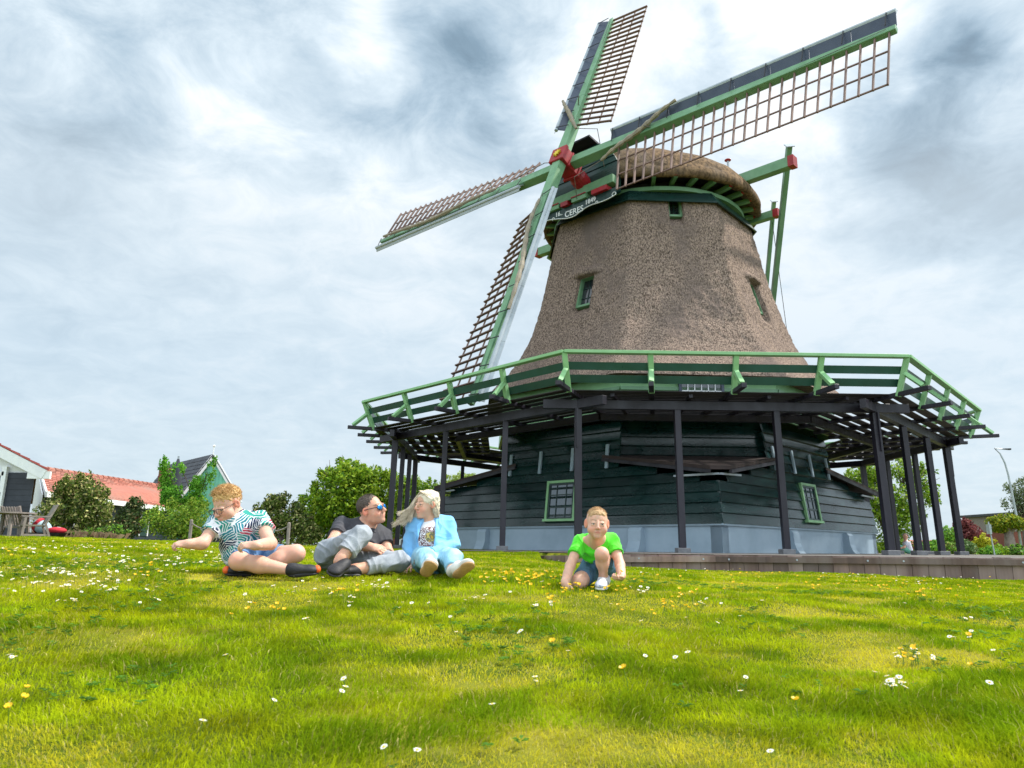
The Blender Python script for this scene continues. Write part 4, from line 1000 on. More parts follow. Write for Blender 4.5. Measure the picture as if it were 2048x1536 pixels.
def head_paint(P, Rm, s, brow, lip, skin):
    out = []
    dk = (np.array(skin) * np.array([.82, .66, .62])).tolist()
    for sx in (-1, 1):
        out.append(((P(sx * .038, .066, -.040), Rm), A_(.028, .03, .026) * s, (np.array(skin) * np.array([1.12, .80, .80])).tolist(), .55))
        for q in range(5): t = q / 4; out.append(((P(sx * (.014 + .036 * t), .088 - .016 * t * t, .0235 + .006 * math.sin(t * 2.6)), Rm), A_(.0085, .02, .0042) * s, brow, .7))
        out.append(((P(sx * .085, -.008, 0), Rm), A_(.018, .03, .036) * s, (np.array(skin) * np.array([1.1, .62, .55])).tolist(), .7))
    out.append(((P(0, .11, -.034), Rm), A_(.018, .02, .012) * s, (np.array(skin) * np.array([1.05, .78, .74])).tolist(), .5))
    out.append(((P(0, .095, -.0655), Rm), A_(.024, .02, .0085) * s, lip, .8)); out.append(((P(0, .1, -.0655), Rm), A_(.022, .02, .0020) * s, dk, .8))
    return out
def eyes(P, Rm, s, parent, org, iris=(.12, .22, .30), squint=False):
    for sx in (-1, 1):
        v, f = Vol().ell(P(sx * .032, .0745, -.001), .0125 * s).mesh(.0022); c = np.tile(A_(.80, .78, .76), (len(v), 1))
        d = np.linalg.norm((v - P(sx * .032 - .001, .087, -.002)) / s, axis=1); c[d < .0062] = iris; c[d < .003] = (.01, .01, .01)
        me = mesh_np('eye', v - org, f, True); setcol(me, c); link('eye', me, M['eye'], parent)
        mb = MB(); q = [P(sx * .032 + x, .0875 - abs(x) * .35, (.0045 if not squint else .0028) - (x / .017) ** 2 * .004) - org for x in np.linspace(-.017, .017, 7)]
        mb.tube([V(t) for t in q], .0012 * s, 4); mb.build('eyelashes', M['lash'], parent)
def hand(vol, w, d, n, L_=.17, curl=.5, side=1, spread=.12, k=.006, curls=None, thumb_in=.5):
    """w wrist, d pointing direction, n back-of-hand normal, side: +1 thumb towards d x n"""
    d = nrm(d); n = nrm(np.asarray(n, float) - d * np.dot(n, d)); t = np.cross(d, n) * side; s = L_ / .18
    pal = w + d * .048 * s
    vol.ell(pal, A_(.040, .046, .015) * s, np.stack([t, d, n], 1), .015 * s); vol.cap(w - d * .02 * s, w + d * .03 * s, .024 * s, .024 * s, .02 * s)
    for i in range(4):
        o = (1.5 - i) * .0185 * s; ln = (.072, .080, .075, .060)[i] * s; c = (curls[i] if curls else curl) * (1 + .12 * i); r = (.0086, .0088, .0083, .0072)[i] * s
        b = w + d * (.086 - abs(i - 1.2) * .004) * s + t * o; dd = nrm(d + t * spread * (1.5 - i) * .6); cur = b - dd * .015 * s; ang = c * .55
        for j, fr in enumerate((.46, .30, .24)):
            q = dd * math.cos(ang) - n * math.sin(ang); nx = cur + q * ln * fr * (1.25 if j == 0 else 1); vol.cap(cur, nx, r * (1 - .08 * j), r * (.93 - .08 * j), k); cur = nx; ang += c * (1.0, .9, .6)[j]
    cur = w + d * .030 * s + t * .030 * s - n * .004 * s; dd = nrm(d * .75 + t * (.75 - thumb_in * .5) - n * .35 * thumb_in)
    vol.cap(w + d * .012 * s + t * .014 * s, cur + dd * .018 * s, .016 * s, .0125 * s, .012 * s)
    p1 = cur + dd * .045 * s; p2 = p1 + nrm(dd - t * thumb_in * .9 + d * .2 - n * .25) * .030 * s
    vol.cap(cur, p1, .0125 * s, .0105 * s, k); vol.cap(p1, p2, .0105 * s, .0085 * s, k)
    return vol
def shoe_vols(heel, toe, up, w=.045, h=.06, sole=.014):
    """upper volume and sole volume of a low shoe from heel to toe"""
    d = nrm(toe - heel); up = nrm(np.asarray(up, float) - d * np.dot(up, d)); s = np.cross(d, up); L_ = np.linalg.norm(toe - heel); Rm = np.stack([s, d, up], 1)
    U = Vol(); U.ell(heel + d * L_ * .22 + up * h * .50, A_(w * .78, L_ * .25, h * .62), Rm, .02); U.ell(heel + d * L_ * .52 + up * h * .42, A_(w * .88, L_ * .32, h * .46), Rm, .03); U.ell(heel + d * L_ * .78 + up * h * .32, A_(w * .98, L_ * .23, h * .36), Rm, .03)
    S_ = Vol(); S_.ell(heel + d * L_ * .22 - up * .0, A_(w * .84, L_ * .25, sole), Rm, .02); S_.ell(heel + d * L_ * .5, A_(w * .80, L_ * .32, sole), Rm, .03); S_.ell(heel + d * L_ * .76, A_(w * 1.06, L_ * .26, sole), Rm, .02)
    return U, S_, (d, up, s, L_, Rm)
def strandtubes(name, curves, r0, mat, parent, org, n=3):
    mb = MB()
    for c in curves: mb.tube([V(p - org) for p in c], [r0 * (1 - .75 * i / (len(c) - 1)) for i in range(len(c))], n, False)
    o = mb.build(name, mat, parent, smooth=True); return o
def scalp_curves(P, Rm, s, n, zmin, length, curlr, seed, side=.10, fmin=-.1, lift=.6, sweep=(0, .3, 0)):
    r = np.random.default_rng(seed); out = []
    while len(out) < n:
        q = nrm(r.normal(0, 1, 3)); x, y, z = q[0] * .079, q[1] * .097 - .018, q[2] * .083 + .038
        zz_ = zmin + (.055 * max(0, (y + .0) / .08) if y > 0 else -.02 * min(1, -y / .08))
        if z < zz_ or (abs(x) > side): continue
        base = P(x, y, z); no = Rm @ q; tg = nrm(np.cross(no, r.normal(0, 1, 3))); L_ = length * r.uniform(.6, 1.3) * s; ph_ = r.random() * 6; tg2 = np.cross(no, tg)
        c = []
        for i in range(6):
            t = i / 5; c.append(base - no * .004 + (no * lift + Rm @ np.array(sweep) + tg * (1 - lift) * .6) * L_ * t + (tg * math.sin(ph_ + t * 5) + tg2 * math.cos(ph_ + t * 5)) * curlr * s * t)
        out.append(c)
    return out

def skinmat(name):
    m = bpy.data.materials.new(name); m.use_nodes = True; t = m.node_tree; b = t.nodes['Principled BSDF']
    at = N(t, 'ShaderNodeAttribute', attribute_name='col'); t.links.new(at.outputs['Color'], b.inputs['Base Color']); b.inputs['Roughness'].default_value = .5; b.inputs['Specular IOR Level'].default_value = .35
    b.inputs['Subsurface Weight'].default_value = .25; b.inputs['Subsurface Radius'].default_value = (.012, .004, .002); b.inputs['Subsurface Scale'].default_value = .6
    return m
M['skin'] = skinmat('skin'); M['eye'] = skinmat('eye'); M['eye'].node_tree.nodes['Principled BSDF'].inputs['Roughness'].default_value = .08; M['eye'].node_tree.nodes['Principled BSDF'].inputs['Subsurface Weight'].default_value = 0
M['lash'] = pm('eyelash', (.03, .018, .012), None, 4, .7)
M['blond'] = pm('curly_blond_hair', (.60, .38, .19), (.33, .18, .08), 60, .55, .3, 90, spec=.4); M['ginger'] = pm('sandy_hair', (.66, .42, .17), (.40, .21, .075), 60, .55, .3, 90)
M['ashhair'] = pm('ash_blond_hair', (.82, .72, .56), (.60, .50, .37), 50, .38, .3, 80); M['greyhair'] = pm('short_grey_brown_hair', (.10, .075, .06), (.05, .038, .032), 80, .7, .5, 120)
M['neon'] = pm('neon_green_jersey', (.09, .78, .02), (.07, .64, .015), 5, .75, .15, 200, sheen=.2); M['denim'] = pm('blue_denim', (.085, .18, .28), (.05, .12, .20), 14, .85, .25, 260, c3=(.10, .20, .30), c3scale=9)
M['denim2'] = pm('bright_blue_denim', (.09, .20, .40), (.06, .14, .30), 14, .85, .25, 260, c3=(.16, .28, .46), c3scale=9)
M['whiteshoe'] = pm('white_canvas', (.70, .70, .74), (.60, .60, .66), 30, .7, .1, 90, c3=(.30, .32, .48), c3scale=55); M['sneaker'] = pm('white_leather', (.78, .76, .74), None, 6, .45)
M['gum'] = pm('gum_rubber', (.50, .30, .13), (.40, .23, .09), 30, .6, .4, 60, (1, 1, 6)); M['blackshoe'] = pm('black_canvas', (.012, .012, .016), (.02, .02, .025), 12, .6, .3, 80); M['orange'] = pm('orange_rubber', (.80, .13, .02), None, 5, .5)
M['polo'] = pm('charcoal_jersey', (.055, .055, .065), (.04, .04, .05), 8, .8, .15, 200); M['chino'] = pm('grey_checked_cloth', (.31, .335, .37), (.24, .26, .295), 10, .8, .2, 180, c3=(.37, .40, .44), c3scale=14)
M['blazer'] = pm('light_blue_suiting', (.20, .50, .82), (.17, .44, .75), 5, .75, .15, 160, sheen=.1); M['lightjean'] = pm('washed_light_jeans', (.28, .52, .66), (.20, .42, .56), 9, .8, .2, 160, c3=(.42, .62, .72), c3scale=8)
def print_mat(name, kind):
    m = pm(name, (.78, .78, .80), (.70, .70, .73), 6, .8, .1, 120); t = m.node_tree; b = t.nodes['Principled BSDF']; tcn = N(t, 'ShaderNodeTexCoord')
    def vor(sc, st, feat='F1'):
        mp = N(t, 'ShaderNodeMapping'); mp.inputs['Scale'].default_value = st; mp.inputs['Rotation'].default_value = (0, .6, 0); t.links.new(tcn.outputs['Object'], mp.inputs[0]); v_ = N(t, 'ShaderNodeTexVoronoi', feature=feat); v_.inputs['Scale'].default_value = sc; t.links.new(mp.outputs[0], v_.inputs['Vector']); return v_
    if kind == 'palm':               # big palm fronds: teal and navy fingers on white
        wz = N(t, 'ShaderNodeTexNoise'); wz.inputs['Scale'].default_value = 14; t.links.new(tcn.outputs['Object'], wz.inputs[0]); wsc = N(t, 'ShaderNodeVectorMath', operation='SCALE'); t.links.new(wz.outputs[1], wsc.inputs[0]); wsc.inputs['Scale'].default_value = .07
        wad = N(t, 'ShaderNodeVectorMath', operation='ADD'); t.links.new(tcn.outputs['Object'], wad.inputs[0]); t.links.new(wsc.outputs[0], wad.inputs[1])
        cell = N(t, 'ShaderNodeTexVoronoi'); cell.inputs['Scale'].default_value = 14; t.links.new(wad.outputs[0], cell.inputs['Vector']); vr = N(t, 'ShaderNodeVectorRotate', rotation_type='AXIS_ANGLE'); vr.inputs['Axis'].default_value = (.1, 1, .1)
        sp0 = N(t, 'ShaderNodeSeparateColor'); t.links.new(cell.outputs['Color'], sp0.inputs[0]); t.links.new(math_(t, 'MULTIPLY', sp0.outputs[1], 6.28), vr.inputs['Angle']); t.links.new(tcn.outputs['Object'], vr.inputs['Vector'])
        w1 = N(t, 'ShaderNodeTexWave', wave_type='BANDS', bands_direction='X'); w1.inputs['Scale'].default_value = 19; w1.inputs['Distortion'].default_value = 5.5; w1.inputs['Detail'].default_value = 2; w1.inputs['Detail Scale'].default_value = 1.0; t.links.new(vr.outputs[0], w1.inputs[0])
        mask = ramp(t, cell.outputs['Distance'], [(.0, 1.0), (.68, 1.0), (.74, 0.0)]); fr = ramp(t, math_(t, 'SUBTRACT', w1.outputs[1], math_(t, 'MULTIPLY', cell.outputs['Distance'], .45)), [(.02, 0.0), (.08, 1.0)])
        sepc = N(t, 'ShaderNodeSeparateColor'); t.links.new(cell.outputs['Color'], sepc.inputs[0])
        leaf = ramp(t, sepc.outputs[0], [(.0, (.01, .20, .26)), (.30, (.01, .20, .26)), (.31, (.008, .02, .07)), (.62, (.008, .02, .07)), (.63, (.015, .26, .22)), (.93, (.015, .26, .22)), (.94, (.45, .04, .08))], 'CONSTANT')
        col = mixc(t, math_(t, 'MULTIPLY', mask, fr), (.74, .74, .78), leaf)
    else:                            # leopard spots around a gold and teal patch over pink marks
        sp = ramp(t, vor(78, (1, 1, .7)).outputs['Distance'], [(.30, 0.0), (.36, 1.0), (.60, 1.0), (.66, 0.0)])
        sx_ = N(t, 'ShaderNodeSeparateXYZ'); t.links.new(tcn.outputs['Object'], sx_.inputs[0])
        def blob(c, r):
            n = N(t, 'ShaderNodeVectorMath', operation='DISTANCE'); n.inputs[1].default_value = c; t.links.new(tcn.outputs['Object'], n.inputs[0]); return ramp(t, math_(t, 'DIVIDE', n.outputs['Value'], r), [(.8, 1.0), (1.0, 0.0)])
        zc_ = PRINT_C; col = mixc(t, math_(t, 'MULTIPLY', sp, blob(zc_, .105)), (.78, .78, .80), (.13, .035, .03))
        pk = ramp(t, vor(60, (1, 1, 1)).outputs['Distance'], [(.25, 0.0), (.32, 1.0)]); col = mixc(t, math_(t, 'MULTIPLY', math_(t, 'SUBTRACT', 1.0, pk), blob((zc_[0] + .035, zc_[1], zc_[2] - .085), .055)), col, (.42, .01, .20))
        gd = ramp(t, vor(38, (1, 1, 1)).outputs['Distance'], [(.2, (.50, .28, .03)), (.5, (.05, .10, .09)), (.7, (.55, .42, .12))]); col = mixc(t, blob((zc_[0] + .015, zc_[1], zc_[2] + .005), .045), col, gd)
    t.links.new(col, b.inputs['Base Color']); return m
M['palm'] = print_mat('palm_print_jersey', 'palm')
def person(loc, label):
    o = empty('person', loc); tag(o, label, 'person'); return o
def onground(p, r=0.0, lift=0.0):    # keep a point at least r above the lawn
    g = gz(p[0], p[1]) + r + lift; return A_(p[0], p[1], max(p[2], g))
def flower_in_hand(c, org_label, kind='buttercup', n=1, s=1.0):
    for i in range(n):
        o = bpy.data.objects.new(kind, PRO[kind][i % 5]); COL.objects.link(o); o.location = V(c) + V((.012 * i, .0, -.06 * s + .006 * i)); o.scale = (s, s, s); o.rotation_euler = (.2 * i, .3 - .3 * i, i * 2.0); tag(o, org_label, 'flower')

# ---- the small boy in the neon shirt, kneeling on one knee
SK1 = (.70, .41, .30)
def small_boy():
    Y = 4.92
    hipc = J(1197, 1130, Y + .33); chest = J(1194, 1097, Y + .20); neck = J(1194, 1076, Y + .08); hd = J(1194, 1047, Y - .02)
    sl, sr = J(1160, 1083, Y + .12), J(1226, 1082, Y + .14)
    el, er = J(1140, 1133, Y + .02), J(1240, 1130, Y + .02); wl, wr = J(1130, 1166, Y - .10), J(1243, 1152, Y - .10)
    kn = J(1203.5, 1108, Y - .08); an = J(1207, 1155, Y + .04); toe = onground(J(1201, 1179, Y - .12), .012); heel = onground(J(1209, 1170, Y + .07), .012)
    hl, hr = J(1186, 1134, Y + .32), J(1209, 1131, Y + .32); kl = onground(J(1158, 1164, Y + .02), .042); al = onground(J(1168, 1160, Y + .36), .04)
    root = person((float(hipc[0]), float(hipc[1]), gz(hipc[0], hipc[1])), 'small boy with curly hair in neon green shirt kneeling to pick flowers'); org = np.array(root.location)
    v = Vol(); Rm = axes_from(hd * 0 + A_(-.04, -1, -.06) , (0.03, 0, 1)); s = .86
    P = head_prims(v, hd, Rm, s, True)
    v.cap(P(0, -.02, -.06), neck, .040, .042, .03); v.cap(neck, chest, .055, .085, .04); v.cap(chest, hipc, .09, .088, .05); v.cap(sl, sr, .042, .042, .04)
    v.chain([sl, el, wl], [.038, .031, .021], .02); v.chain([sr, er, wr], [.038, .031, .021], .02)
    v.cap(el * .6 + wl * .4, wl, .029, .021, .02); v.cap(er * .6 + wr * .4, wr, .028, .021, .02)
    hand(v, wl, A_(.25, -.45, -1) , A_(-.75, -.5, .15), .135, .55, -1, thumb_in=.8); hand(v, wr, A_(-.45, -.55, -.25), A_(.15, .15, -1), .135, .75, 1, thumb_in=.9)
    v.chain([hr, kn], [.062, .042], .03); v.chain([kn, kn * .62 + an * .38, an], [.037, .039, .025], .025); v.ell(kn, (.041, .042, .042), None, .015)
    v.chain([hl, kl], [.070, .050], .03); v.chain([kl, al], [.046, .034], .03); v.cap(an, heel + A_(0, -.02, .02), .03, .028, .02)
    solid('body', v, M['skin'], root, .0036, color=SK1, paint=head_paint(P, Rm, s, (.36, .20, .11), (.56, .20, .17), SK1) + [(kn + A_(0, -.04, .0), .035, (.72, .36, .27), .5)], seed=3)
    eyes(P, Rm, s, root, org, (.05, .05, .05), squint=True)
    # hair: cropped sides, curly top
    h_ = Vol(); h_.ell(P(0, -.014, .052), A_(.0785, .093, .074) * s, Rm, .01); h_.ell(P(0, .088, -.008), A_(.085, .054, .072) * s, Rm, .02, 1); h_.ell(P(0, .0, -.05), A_(.12, .14, .055) * s, Rm, .02, 1)
    ho = solid('hair', h_, M['blond'], root, .0036, amp=.0018, wl=.016, seed=5)
    strandtubes('curls', scalp_curves(P, Rm, s, 900, .078, .019, .008, 4, side=.068, lift=.5, sweep=(0, .35, .1)), .0021, M['blond'], ho, org)
    # shirt
    t = Vol(); t.cap(chest + A_(0, -.01, .005), neck * .75 + chest * .25, .108, .075, .04); t.cap(chest, hipc + A_(0, -.02, .03), .108, .100, .05, 1); t.cap(sl, sr, .055, .055, .04); t.ell(J(1193, 1108, Y + .16), (.098, .075, .06), None, .04)
    for a, b in ((sl, el), (sr, er)): t.cap(a, a + (b - a) * .56, .052, .058, .02, 1)
    t.ell(P(0, -.01, -.105), (.058, .056, .040), None, .012, 1)
    so = solid('shirt', t, M['neon'], root, .004, amp=.009, wl=.10, seed=11)
    # shorts
    p = Vol(); p.cap(hl, hr, .085, .085, .03); p.cap(hipc, hipc + A_(0, -.03, .03), .098, .09, .03); p.cap(hl, hl + (kl - hl) * .80, .080, .066, .03, 1); p.cap(hr, hr + (kn - hr) * .55, .080, .070, .03, 1)
    solid('shorts', p, M['denim'], root, .004, amp=.003, wl=.06, seed=13)
    U, S_, (d, up, sd, L_, R2) = shoe_vols(heel + A_(0, .03, .0), toe, (0, 0, 1), .040, .062, .012); U.cap(an + A_(0, 0, -.03), heel + A_(0, -.02, .035), .036, .038, .02)
    sh = solid('shoe', U, M['whiteshoe'], root, .0035, seed=15); solid('sole', S_, M['sneaker'], sh, .0035)
    mb = MB()
    for q in range(3): c = heel + d * (L_ * (.45 + .12 * q)) + up * (.052 - .008 * q) - org; mb.tube([V(c - sd * .02), V(c + up * .006), V(c + sd * .02)], .0028, 5)
    mb.build('lace', M['sneaker'], sh)
    U, S_, _ = shoe_vols(al + A_(.0, .05, -.02), onground(al + A_(.01, .05, -.02) + A_(0, .02, -.0), .03) + A_(.03, .05, -.01), (0, 1, .3), .034, .05, .012); solid('shoe', U, M['whiteshoe'], root, .004)
    return wl, wr
bw = small_boy()
flower_in_hand(bw[0] + A_(.045, -.06, -.005), 'yellow buttercup being picked by the kneeling small boy', n=1, s=1.0)
flower_in_hand(bw[1] + A_(-.03, -.05, .045), 'yellow buttercup held in the raised hand of the kneeling small boy', n=1, s=1.1)

# ---- the older boy with glasses, sitting cross-legged
SK2 = (.68, .39, .29)
def older_boy():
    Y = 4.95
    hd = J(454, 1010, Y); neck = J(472, 1037, Y + .07); chest = J(477, 1062, Y + .08); waist = J(483, 1100, Y + .12); hip = J(500, 1121, Y + .16)
    sl, sr = J(434, 1046, Y + .0), J(520, 1040, Y + .10); el, er = J(405, 1087, Y - .12), J(541, 1087, Y - .10)
    wl, wr = J(376, 1088, Y - .18), J(511, 1091, Y - .34)
    hl, hr = J(492, 1120, Y + .14), J(520, 1117, Y + .16); kl, kr = J(477, 1122, Y - .20), J(592, 1107, Y + .02)
    al = onground(J(586, 1141, Y - .16), .035); ar = onground(J(498, 1144, Y - .06), .035)
    root = person((float(hip[0]), float(hip[1]), gz(hip[0], hip[1])), 'boy with sandy hair and glasses in palm print shirt sitting cross-legged'); org = np.array(root.location)
    f = A_(-.40, -.78, -.44); Rm = axes_from(f, (-.14, -.12, 1)); s = 1.0; v = Vol(); P = head_prims(v, hd, Rm, s, True, 1.0)
    v.cap(P(0, -.03, -.06), neck, .046, .048, .03); v.cap(neck, chest, .07, .10, .04); v.cap(chest, waist, .105, .11, .05); v.cap(waist, hip, .11, .11, .05); v.cap(sl, sr, .05, .05, .04)
    v.chain([sl, el, wl], [.046, .036, .025], .025); v.chain([sr, er, wr], [.047, .038, .025], .025)
    v.cap(el * .7 + wl * .3, wl, .036, .025, .02); v.cap(er * .7 + wr * .3, wr, .037, .025, .02)
    hand(v, wl, A_(-1, -.25, .02), A_(.1, -.5, .8), .155, 1.0, 1, thumb_in=.9); hand(v, wr, A_(-1, -.25, .05), A_(-.15, -.6, .75), .155, .75, 1, thumb_in=.9)
    v.chain([hl, kl], [.080, .057], .03); v.chain([hr, kr], [.080, .057], .03); v.chain([kl, kl * .62 + al * .38, al], [.052, .051, .029], .03); v.chain([kr, kr * .62 + ar * .38, ar], [.052, .050, .029], .03)
    solid('body', v, M['skin'], root, .0038, color=SK2, paint=head_paint(P, Rm, s, (.48, .30, .16), (.62, .22, .19), SK2) + [(P(.05, .06, -.035), .045, (.85, .35, .28), .55), (kl + A_(0, -.05, .02), .045, (.80, .38, .29), .55), (kr + A_(.03, -.02, .02), .045, (.80, .40, .31), .45)], seed=23)
    eyes(P, Rm, s, root, org, squint=True)
    h_ = Vol(); h_.ell(P(0, -.022, .050), A_(.087, .100, .084) * s, Rm, .01); h_.ell(P(0, .088, -.025), A_(.085, .056, .078) * s, Rm, .02, 1); h_.ell(P(0, .015, -.075), A_(.14, .13, .060) * s, Rm, .02, 1)
    ho = solid('hair', h_, M['ginger'], root, .0038, amp=.0035, wl=.018, seed=25)
    strandtubes('tousled_strands', scalp_curves(P, Rm, s, 900, .060, .034, .010, 24, side=.085, lift=.70, sweep=(0, .3, .1)) + scalp_curves(P, Rm, s, 700, .018, .016, .004, 26, side=.095, lift=.5, sweep=(0, -.3, -.3)), .0022, M['ginger'], ho, org)
    t = Vol(); t.cap(chest + A_(0, 0, .01), neck * .8 + chest * .2, .125, .080, .05); t.cap(chest, waist, .128, .130, .05); t.cap(waist, hip + A_(0, 0, -.0), .128, .128, .05, 1); t.cap(sl, sr, .066, .066, .05)
    t.cap(sl, sl + (el - sl) * .55, .064, .070, .02, 1); t.cap(sr, sr + (er - sr) * .50, .066, .072, .02, 1); t.ell(P(0, -.01, -.115), (.066, .066, .045), None, .012, 1)
    solid('shirt', t, M['palm'], root, .0042, amp=.006, wl=.10, seed=31)
    p = Vol(); p.cap(hl, hr, .105, .105, .03); p.cap(hip, hip + A_(0, -.04, .02), .12, .11, .04); p.cap(hl, hl + (kl - hl) * .80, .095, .074, .03, 1); p.cap(hr, hr + (kr - hr) * .62, .095, .078, .03, 1)
    solid('shorts', p, M['denim2'], root, .0042, amp=.0035, wl=.07, seed=33)
    for an_, toe in ((al, onground(J(638, 1144, Y - .10), .01)), (ar, onground(J(448, 1146, Y - .12), .012))):
        heel = onground(an_ + nrm(an_ - toe) * .03 + A_(0, 0, -.03), .012)
        U, S_, (d, up, sd, L_, R2) = shoe_vols(heel, toe, (0, -.25, 1), .042, .062, .013); U.cap(an_, an_ * .5 + heel * .5 + A_(0, 0, .02), .038, .04, .02)
        sh = solid('shoe', U, M['blackshoe'], root, .004, seed=35); solid('sole', S_, M['blackshoe'], sh, .004)
        q = Vol(); q.ell(toe - d * .012 + up * .02, A_(.036, .024, .026), R2, .01); solid('toe_cap', q, M['orange'], sh, .004)
    # glasses
    g = MB()
    for sx in (-1, 1):
        g.tube([V(P(sx * .035 + .025 * np.sign(math.cos(a)) * abs(math.cos(a)) ** .55, .107 - abs(.024 * math.cos(a)) * .12, -.005 + .0165 * np.sign(math.sin(a)) * abs(math.sin(a)) ** .6) - org) for a in np.linspace(0, 6.283, 21)], .0022, 5)
        g.tube([V(P(sx * .058, .103, .002) - org), V(P(sx * .074, .060, .006) - org), V(P(sx * .083, -.010, .008) - org), V(P(sx * .083, -.03, -.01) - org)], .0018, 5)
    g.tube([V(P(-.011, .110, 0) - org), V(P(.011, .110, 0) - org)], .002, 5)
    go = g.build('glasses', M['iron'], root)
    return wr
ow = older_boy()
flower_in_hand(ow + A_(-.085, -.04, .045), 'white daisy pinched in the fingers of the boy with glasses', kind='daisy')

# ---- the man leaning back on one arm, legs bent, wearing mirrored sunglasses
SK3 = (.66, .36, .25)
def man():
    Y = 5.75
    hd = J(744, 1020, Y); neck = J(733, 1052, Y + .07); ub = J(725, 1068, Y + .10); chest = J(722, 1083, Y + .06); hip = J(668, 1116, Y - .15)
    sl, sr = J(684, 1052, Y - .02), J(764, 1072, Y + .16); el, er = J(665, 1084, Y - .22), J(777, 1108, Y + .05)
    wl, wr = J(738, 1094, Y - .38), J(770, 1105, Y - .12)
    hl, hr = J(659, 1108, Y - .28), J(676, 1120, Y - .16)
    kl = J(722, 1071, Y - .60); al = J(683, 1116, Y - .72)
    kr = onground(J(800, 1122, Y - .40), .062); ar = onground(J(712, 1139, Y - .60), .036)
    root = person((float(hip[0]), float(hip[1]), gz(hip[0], hip[1])), 'man in charcoal polo, grey trousers and blue mirrored sunglasses reclining on the grass'); org = np.array(root.location)
    f = A_(.93, -.42, .26); Rm = axes_from(f, (-.20, -.10, 1)); s = 1.03; v = Vol(); P = head_prims(v, hd, Rm, s)
    v.cap(P(0, -.03, -.05), neck, .056, .058, .03); v.cap(neck, ub, .07, .10, .05); v.cap(sl, sr, .056, .056, .05); v.cap(ub, chest, .11, .12, .05); v.cap(chest, hip, .12, .11, .05)
    v.chain([sl, el, wl], [.056, .043, .028], .02); v.chain([sr, er, wr], [.054, .042, .028], .02); v.cap(el * .7 + wl * .3, wl, .042, .028, .02)
    hand(v, wl, A_(.95, -.15, -.12), A_(.1, -.55, .8), .185, .75, -1, thumb_in=.6); hand(v, wr, A_(-.7, -.6, .1), A_(.2, -.3, .9), .18, .9, 1, thumb_in=.7)
    v.cap(hl, kl, .085, .058, .03); v.cap(hr, kr, .085, .058, .03); v.cap(kl, al, .055, .038, .03); v.cap(kr, ar, .055, .038, .03); v.cap(al, al + (al - kl) * .15, .038, .034, .02); v.cap(ar, ar + A_(-.07, -.02, -.01), .036, .034, .02)
    solid('body', v, M['skin'], root, .004, color=SK3, paint=head_paint(P, Rm, s, (.16, .10, .07), (.50, .20, .17), SK3) + [(P(.03, .06, -.075), .035, (.52, .30, .22), .4), (P(-.03, .06, -.075), .035, (.52, .30, .22), .4)], seed=43)
    h_ = Vol(); h_.ell(P(0, -.024, .046), A_(.0815, .096, .079) * s, Rm, .01); h_.ell(P(0, .082, -.006), A_(.088, .056, .084) * s, Rm, .02, 1); h_.ell(P(0, .02, -.075), A_(.14, .12, .062) * s, Rm, .02, 1)
    ho = solid('hair', h_, M['greyhair'], root, .004, amp=.002, wl=.012, seed=45)
    strandtubes('short_strands', scalp_curves(P, Rm, s, 420, .090, .014, .002, 44, side=.055, lift=.8, sweep=(0, .3, .1)), .0018, M['greyhair'], ho, org)
    t = Vol(); t.cap(neck * .5 + ub * .5, ub, .085, .125, .04); t.cap(ub, chest, .135, .14, .05); t.cap(chest, hip * .85 + chest * .15, .142, .135, .06, 1); t.cap(sl, sr, .075, .078, .06)
    t.cap(sl, sl + (el - sl) * .62, .072, .072, .02, 1); t.cap(sr, sr + (er - sr) * .55, .072, .072, .03, 1); t.ell(neck + A_(.03, -.03, .015), (.060, .066, .046), None, .012, 1)
    so = solid('polo_shirt', t, M['polo'], root, .0045, amp=.006, wl=.12, seed=47)
    c = MB(); nb = neck + A_(.012, -.01, -.012)
    for k in range(20):
        a0_, a1_ = k * .314, (k + 1) * .314; Q = lambda a, r, z: V(nb + A_(math.cos(a) * r, math.sin(a) * r, z - math.cos(a) * .022) - org)
        c.hexa([Q(a0_, .066, .01), Q(a1_, .066, .01), Q(a1_, .088, -.022), Q(a0_, .088, -.022), Q(a0_, .070, .016), Q(a1_, .070, .016), Q(a1_, .094, -.018), Q(a0_, .094, -.018)])
    c.build('collar', M['polo'], so)
    p = Vol(); p.cap(hip, hip + A_(.02, -.02, .02), .128, .12, .05); p.cap(hl, hr, .115, .115, .05)
    p.cap(hl, kl, .104, .078, .03); p.cap(kl, kl + (al - kl) * .78, .078, .068, .02, 1); p.cap(hr, kr, .104, .076, .03); p.cap(kr, kr + (ar - kr) * .80, .074, .060, .02, 1)
    solid('trousers', p, M['chino'], root, .0045, amp=.0065, wl=.11, seed=49)
    for an_, toe, upv in ((al, onground(J(660, 1150, Y - .88), .012), (.35, -.35, 1)), (ar, onground(J(668, 1147, Y - .70), .012), (0, -.2, 1))):
        heel = onground(an_ + A_(.035, .03, -.055), .012)
        U, S_, (d, up, sd, L_, R2) = shoe_vols(heel, toe, upv, .050, .062, .014); sh = solid('shoe', U, M['blackshoe'], root, .0042, seed=51); solid('sole', S_, M['iron'], sh, .0042)
        mb = MB()
        for q in range(3): c_ = heel + d * (L_ * (.42 + .12 * q)) + up * (.050 - .006 * q) - org; mb.tube([V(c_ - sd * .022), V(c_ + up * .006), V(c_ + sd * .022)], .003, 5)
        mb.build('lace', M['iron'], sh)
    # sunglasses
    g = MB()
